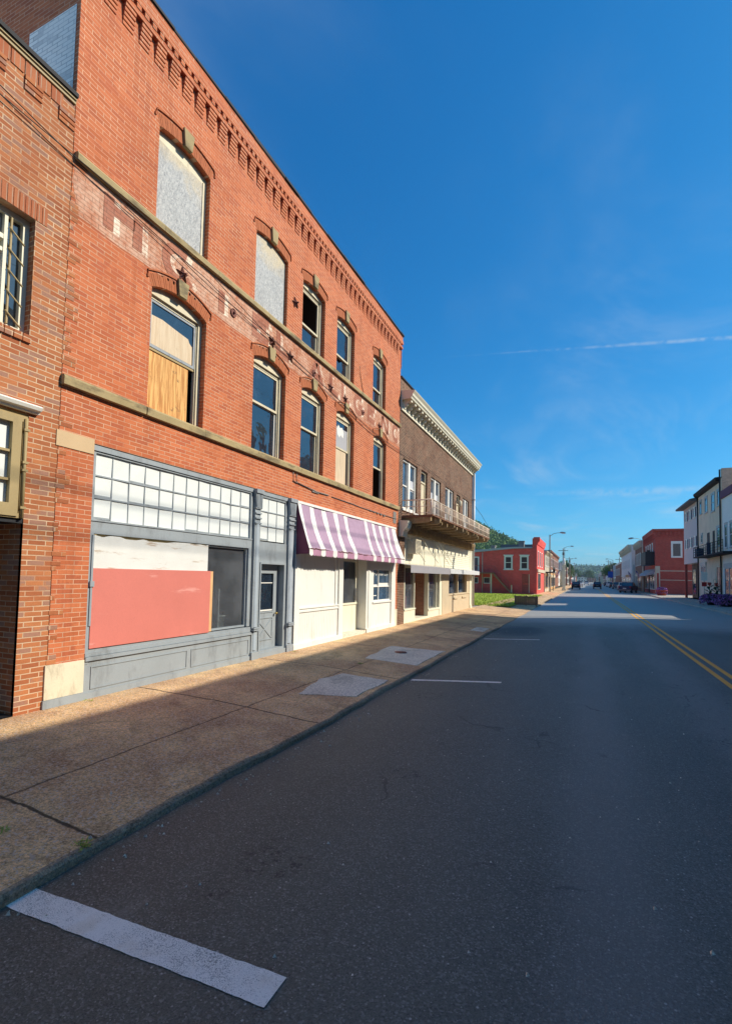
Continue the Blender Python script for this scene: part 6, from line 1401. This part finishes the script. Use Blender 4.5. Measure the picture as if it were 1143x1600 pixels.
hsv = t.add('ShaderNodeHueSaturation'); hsv.inputs['Saturation'].default_value = 1.0; hsv.inputs['Value'].default_value = 1.0; t.l.new(sky.outputs[0], hsv.inputs['Color']); tint = t.mix(1.0, hsv.outputs[0], (.30, .93, 1.38), 'MULTIPLY'); sp_ = t.add('ShaderNodeSeparateColor'); t.l.new(tint, sp_.inputs[0]); cb_ = t.add('ShaderNodeCombineColor'); t.l.new(t.math('MULTIPLY', t.math('POWER', sp_.outputs[0], 1.6), .85), cb_.inputs[0]); t.l.new(t.math('MULTIPLY', t.math('POWER', sp_.outputs[1], .93), 1.06), cb_.inputs[1]); t.l.new(t.math('MULTIPLY', t.math('POWER', sp_.outputs[2], .75), 1.55), cb_.inputs[2]); tint = cb_.outputs[0]
# thin high cloud: two trails and faint wisps, laid out by direction in the sky
tc = t.add('ShaderNodeTexCoord'); d = tc.outputs['Generated']; sx = t.add('ShaderNodeSeparateXYZ'); t.l.new(d, sx.inputs[0])
zc = t.math('MAXIMUM', sx.outputs[2], .02); px = t.math('DIVIDE', sx.outputs[0], zc); py = t.math('DIVIDE', sx.outputs[1], zc)
cv = t.add('ShaderNodeCombineXYZ'); t.l.new(px, cv.inputs[0]); t.l.new(py, cv.inputs[1])
wsp = t.noise(t.scalev(cv.outputs[0], (1.0, .42, 1)), .95, 8.0, .62, .9); msk = t.noise(cv.outputs[0], .38, 3.0)
wis = t.math('MULTIPLY', t.step(wsp, .42, .82), t.step(msk, .36, .62))
az = t.math('DIVIDE', sx.outputs[0], t.math('MAXIMUM', sx.outputs[1], .05)); el = t.math('DIVIDE', sx.outputs[2], t.math('MAXIMUM', sx.outputs[1], .05))
wob = t.noise(d, 26., 5.0, .7)
def trail(a0, e0, slope, w0, w1, f0, f1, amp, strength):
    line = t.math('ADD', e0, t.math('MULTIPLY', t.math('SUBTRACT', az, a0), slope))
    line = t.math('ADD', line, t.math('MULTIPLY', t.math('SUBTRACT', wob, .5), amp))
    dist = t.math('ABSOLUTE', t.math('SUBTRACT', el, line)); k = t.step(az, f0, f1)
    width = t.math('ADD', w0, t.math('MULTIPLY', k, w1 - w0))
    n = t.add('ShaderNodeMapRange', interpolation_type='SMOOTHSTEP'); t.put(n.inputs[0], dist); t.put(n.inputs[1], width); n.inputs[2].default_value = 0.0
    brk = t.step(t.noise(d, 60., 4.0, .6), .30, .62)
    return t.math('MULTIPLY', t.math('MULTIPLY', n.outputs[0], t.math('MULTIPLY', k, brk)), strength)
c1 = trail(-.2788, .4687, -.0948, .002, .006, -.36, .3, .006, .34)
c2 = trail(-.1077, .1667, -.0264, .004, .012, -.16, .1, .012, .30)
cl = t.math('ADD', t.math('MULTIPLY', wis, .46), t.math('MAXIMUM', c1, c2), clamp=True)
fin = t.mix(cl, tint, (5.2, 6.2, 7.0))
t.l.new(fin, bg.inputs[0]); bg.inputs[1].default_value = .084

cam = bpy.data.cameras.new('camera'); co = bpy.data.objects.new('camera', cam); COL.objects.link(co); S.camera = co
f, px_, py_ = 771.083, 578.495, 862.377; yaw, pitch, roll = R(23.5363), R(2.82873), R(1.11148)
cam.sensor_fit = 'HORIZONTAL'; cam.sensor_width = 36.0; cam.lens = 36.0 * f / 1143; cam.shift_x = -(px_ - 571.5) / 1143; cam.shift_y = (py_ - 800) / 1143
cam.clip_start = .05; cam.clip_end = 6000
fw = Vector((-math.sin(yaw) * math.cos(pitch), math.cos(yaw) * math.cos(pitch), math.sin(pitch))); r0 = Vector((math.cos(yaw), math.sin(yaw), 0)); u0 = r0.cross(fw)
rr_ = r0 * math.cos(roll) + u0 * math.sin(roll); uu = -r0 * math.sin(roll) + u0 * math.cos(roll)
mw = Matrix((rr_, uu, -fw)).transposed().to_4x4(); mw.translation = Vector((0, 0, 1.85)); co.matrix_world = mw
S.view_settings.view_transform = 'Standard'; S.view_settings.look = 'None'; S.view_settings.gamma = 1.0; S.view_settings.exposure = .47
S.cycles.max_bounces = 6; S.cycles.diffuse_bounces = 3; S.cycles.glossy_bounces = 3; S.cycles.transparent_max_bounces = 8
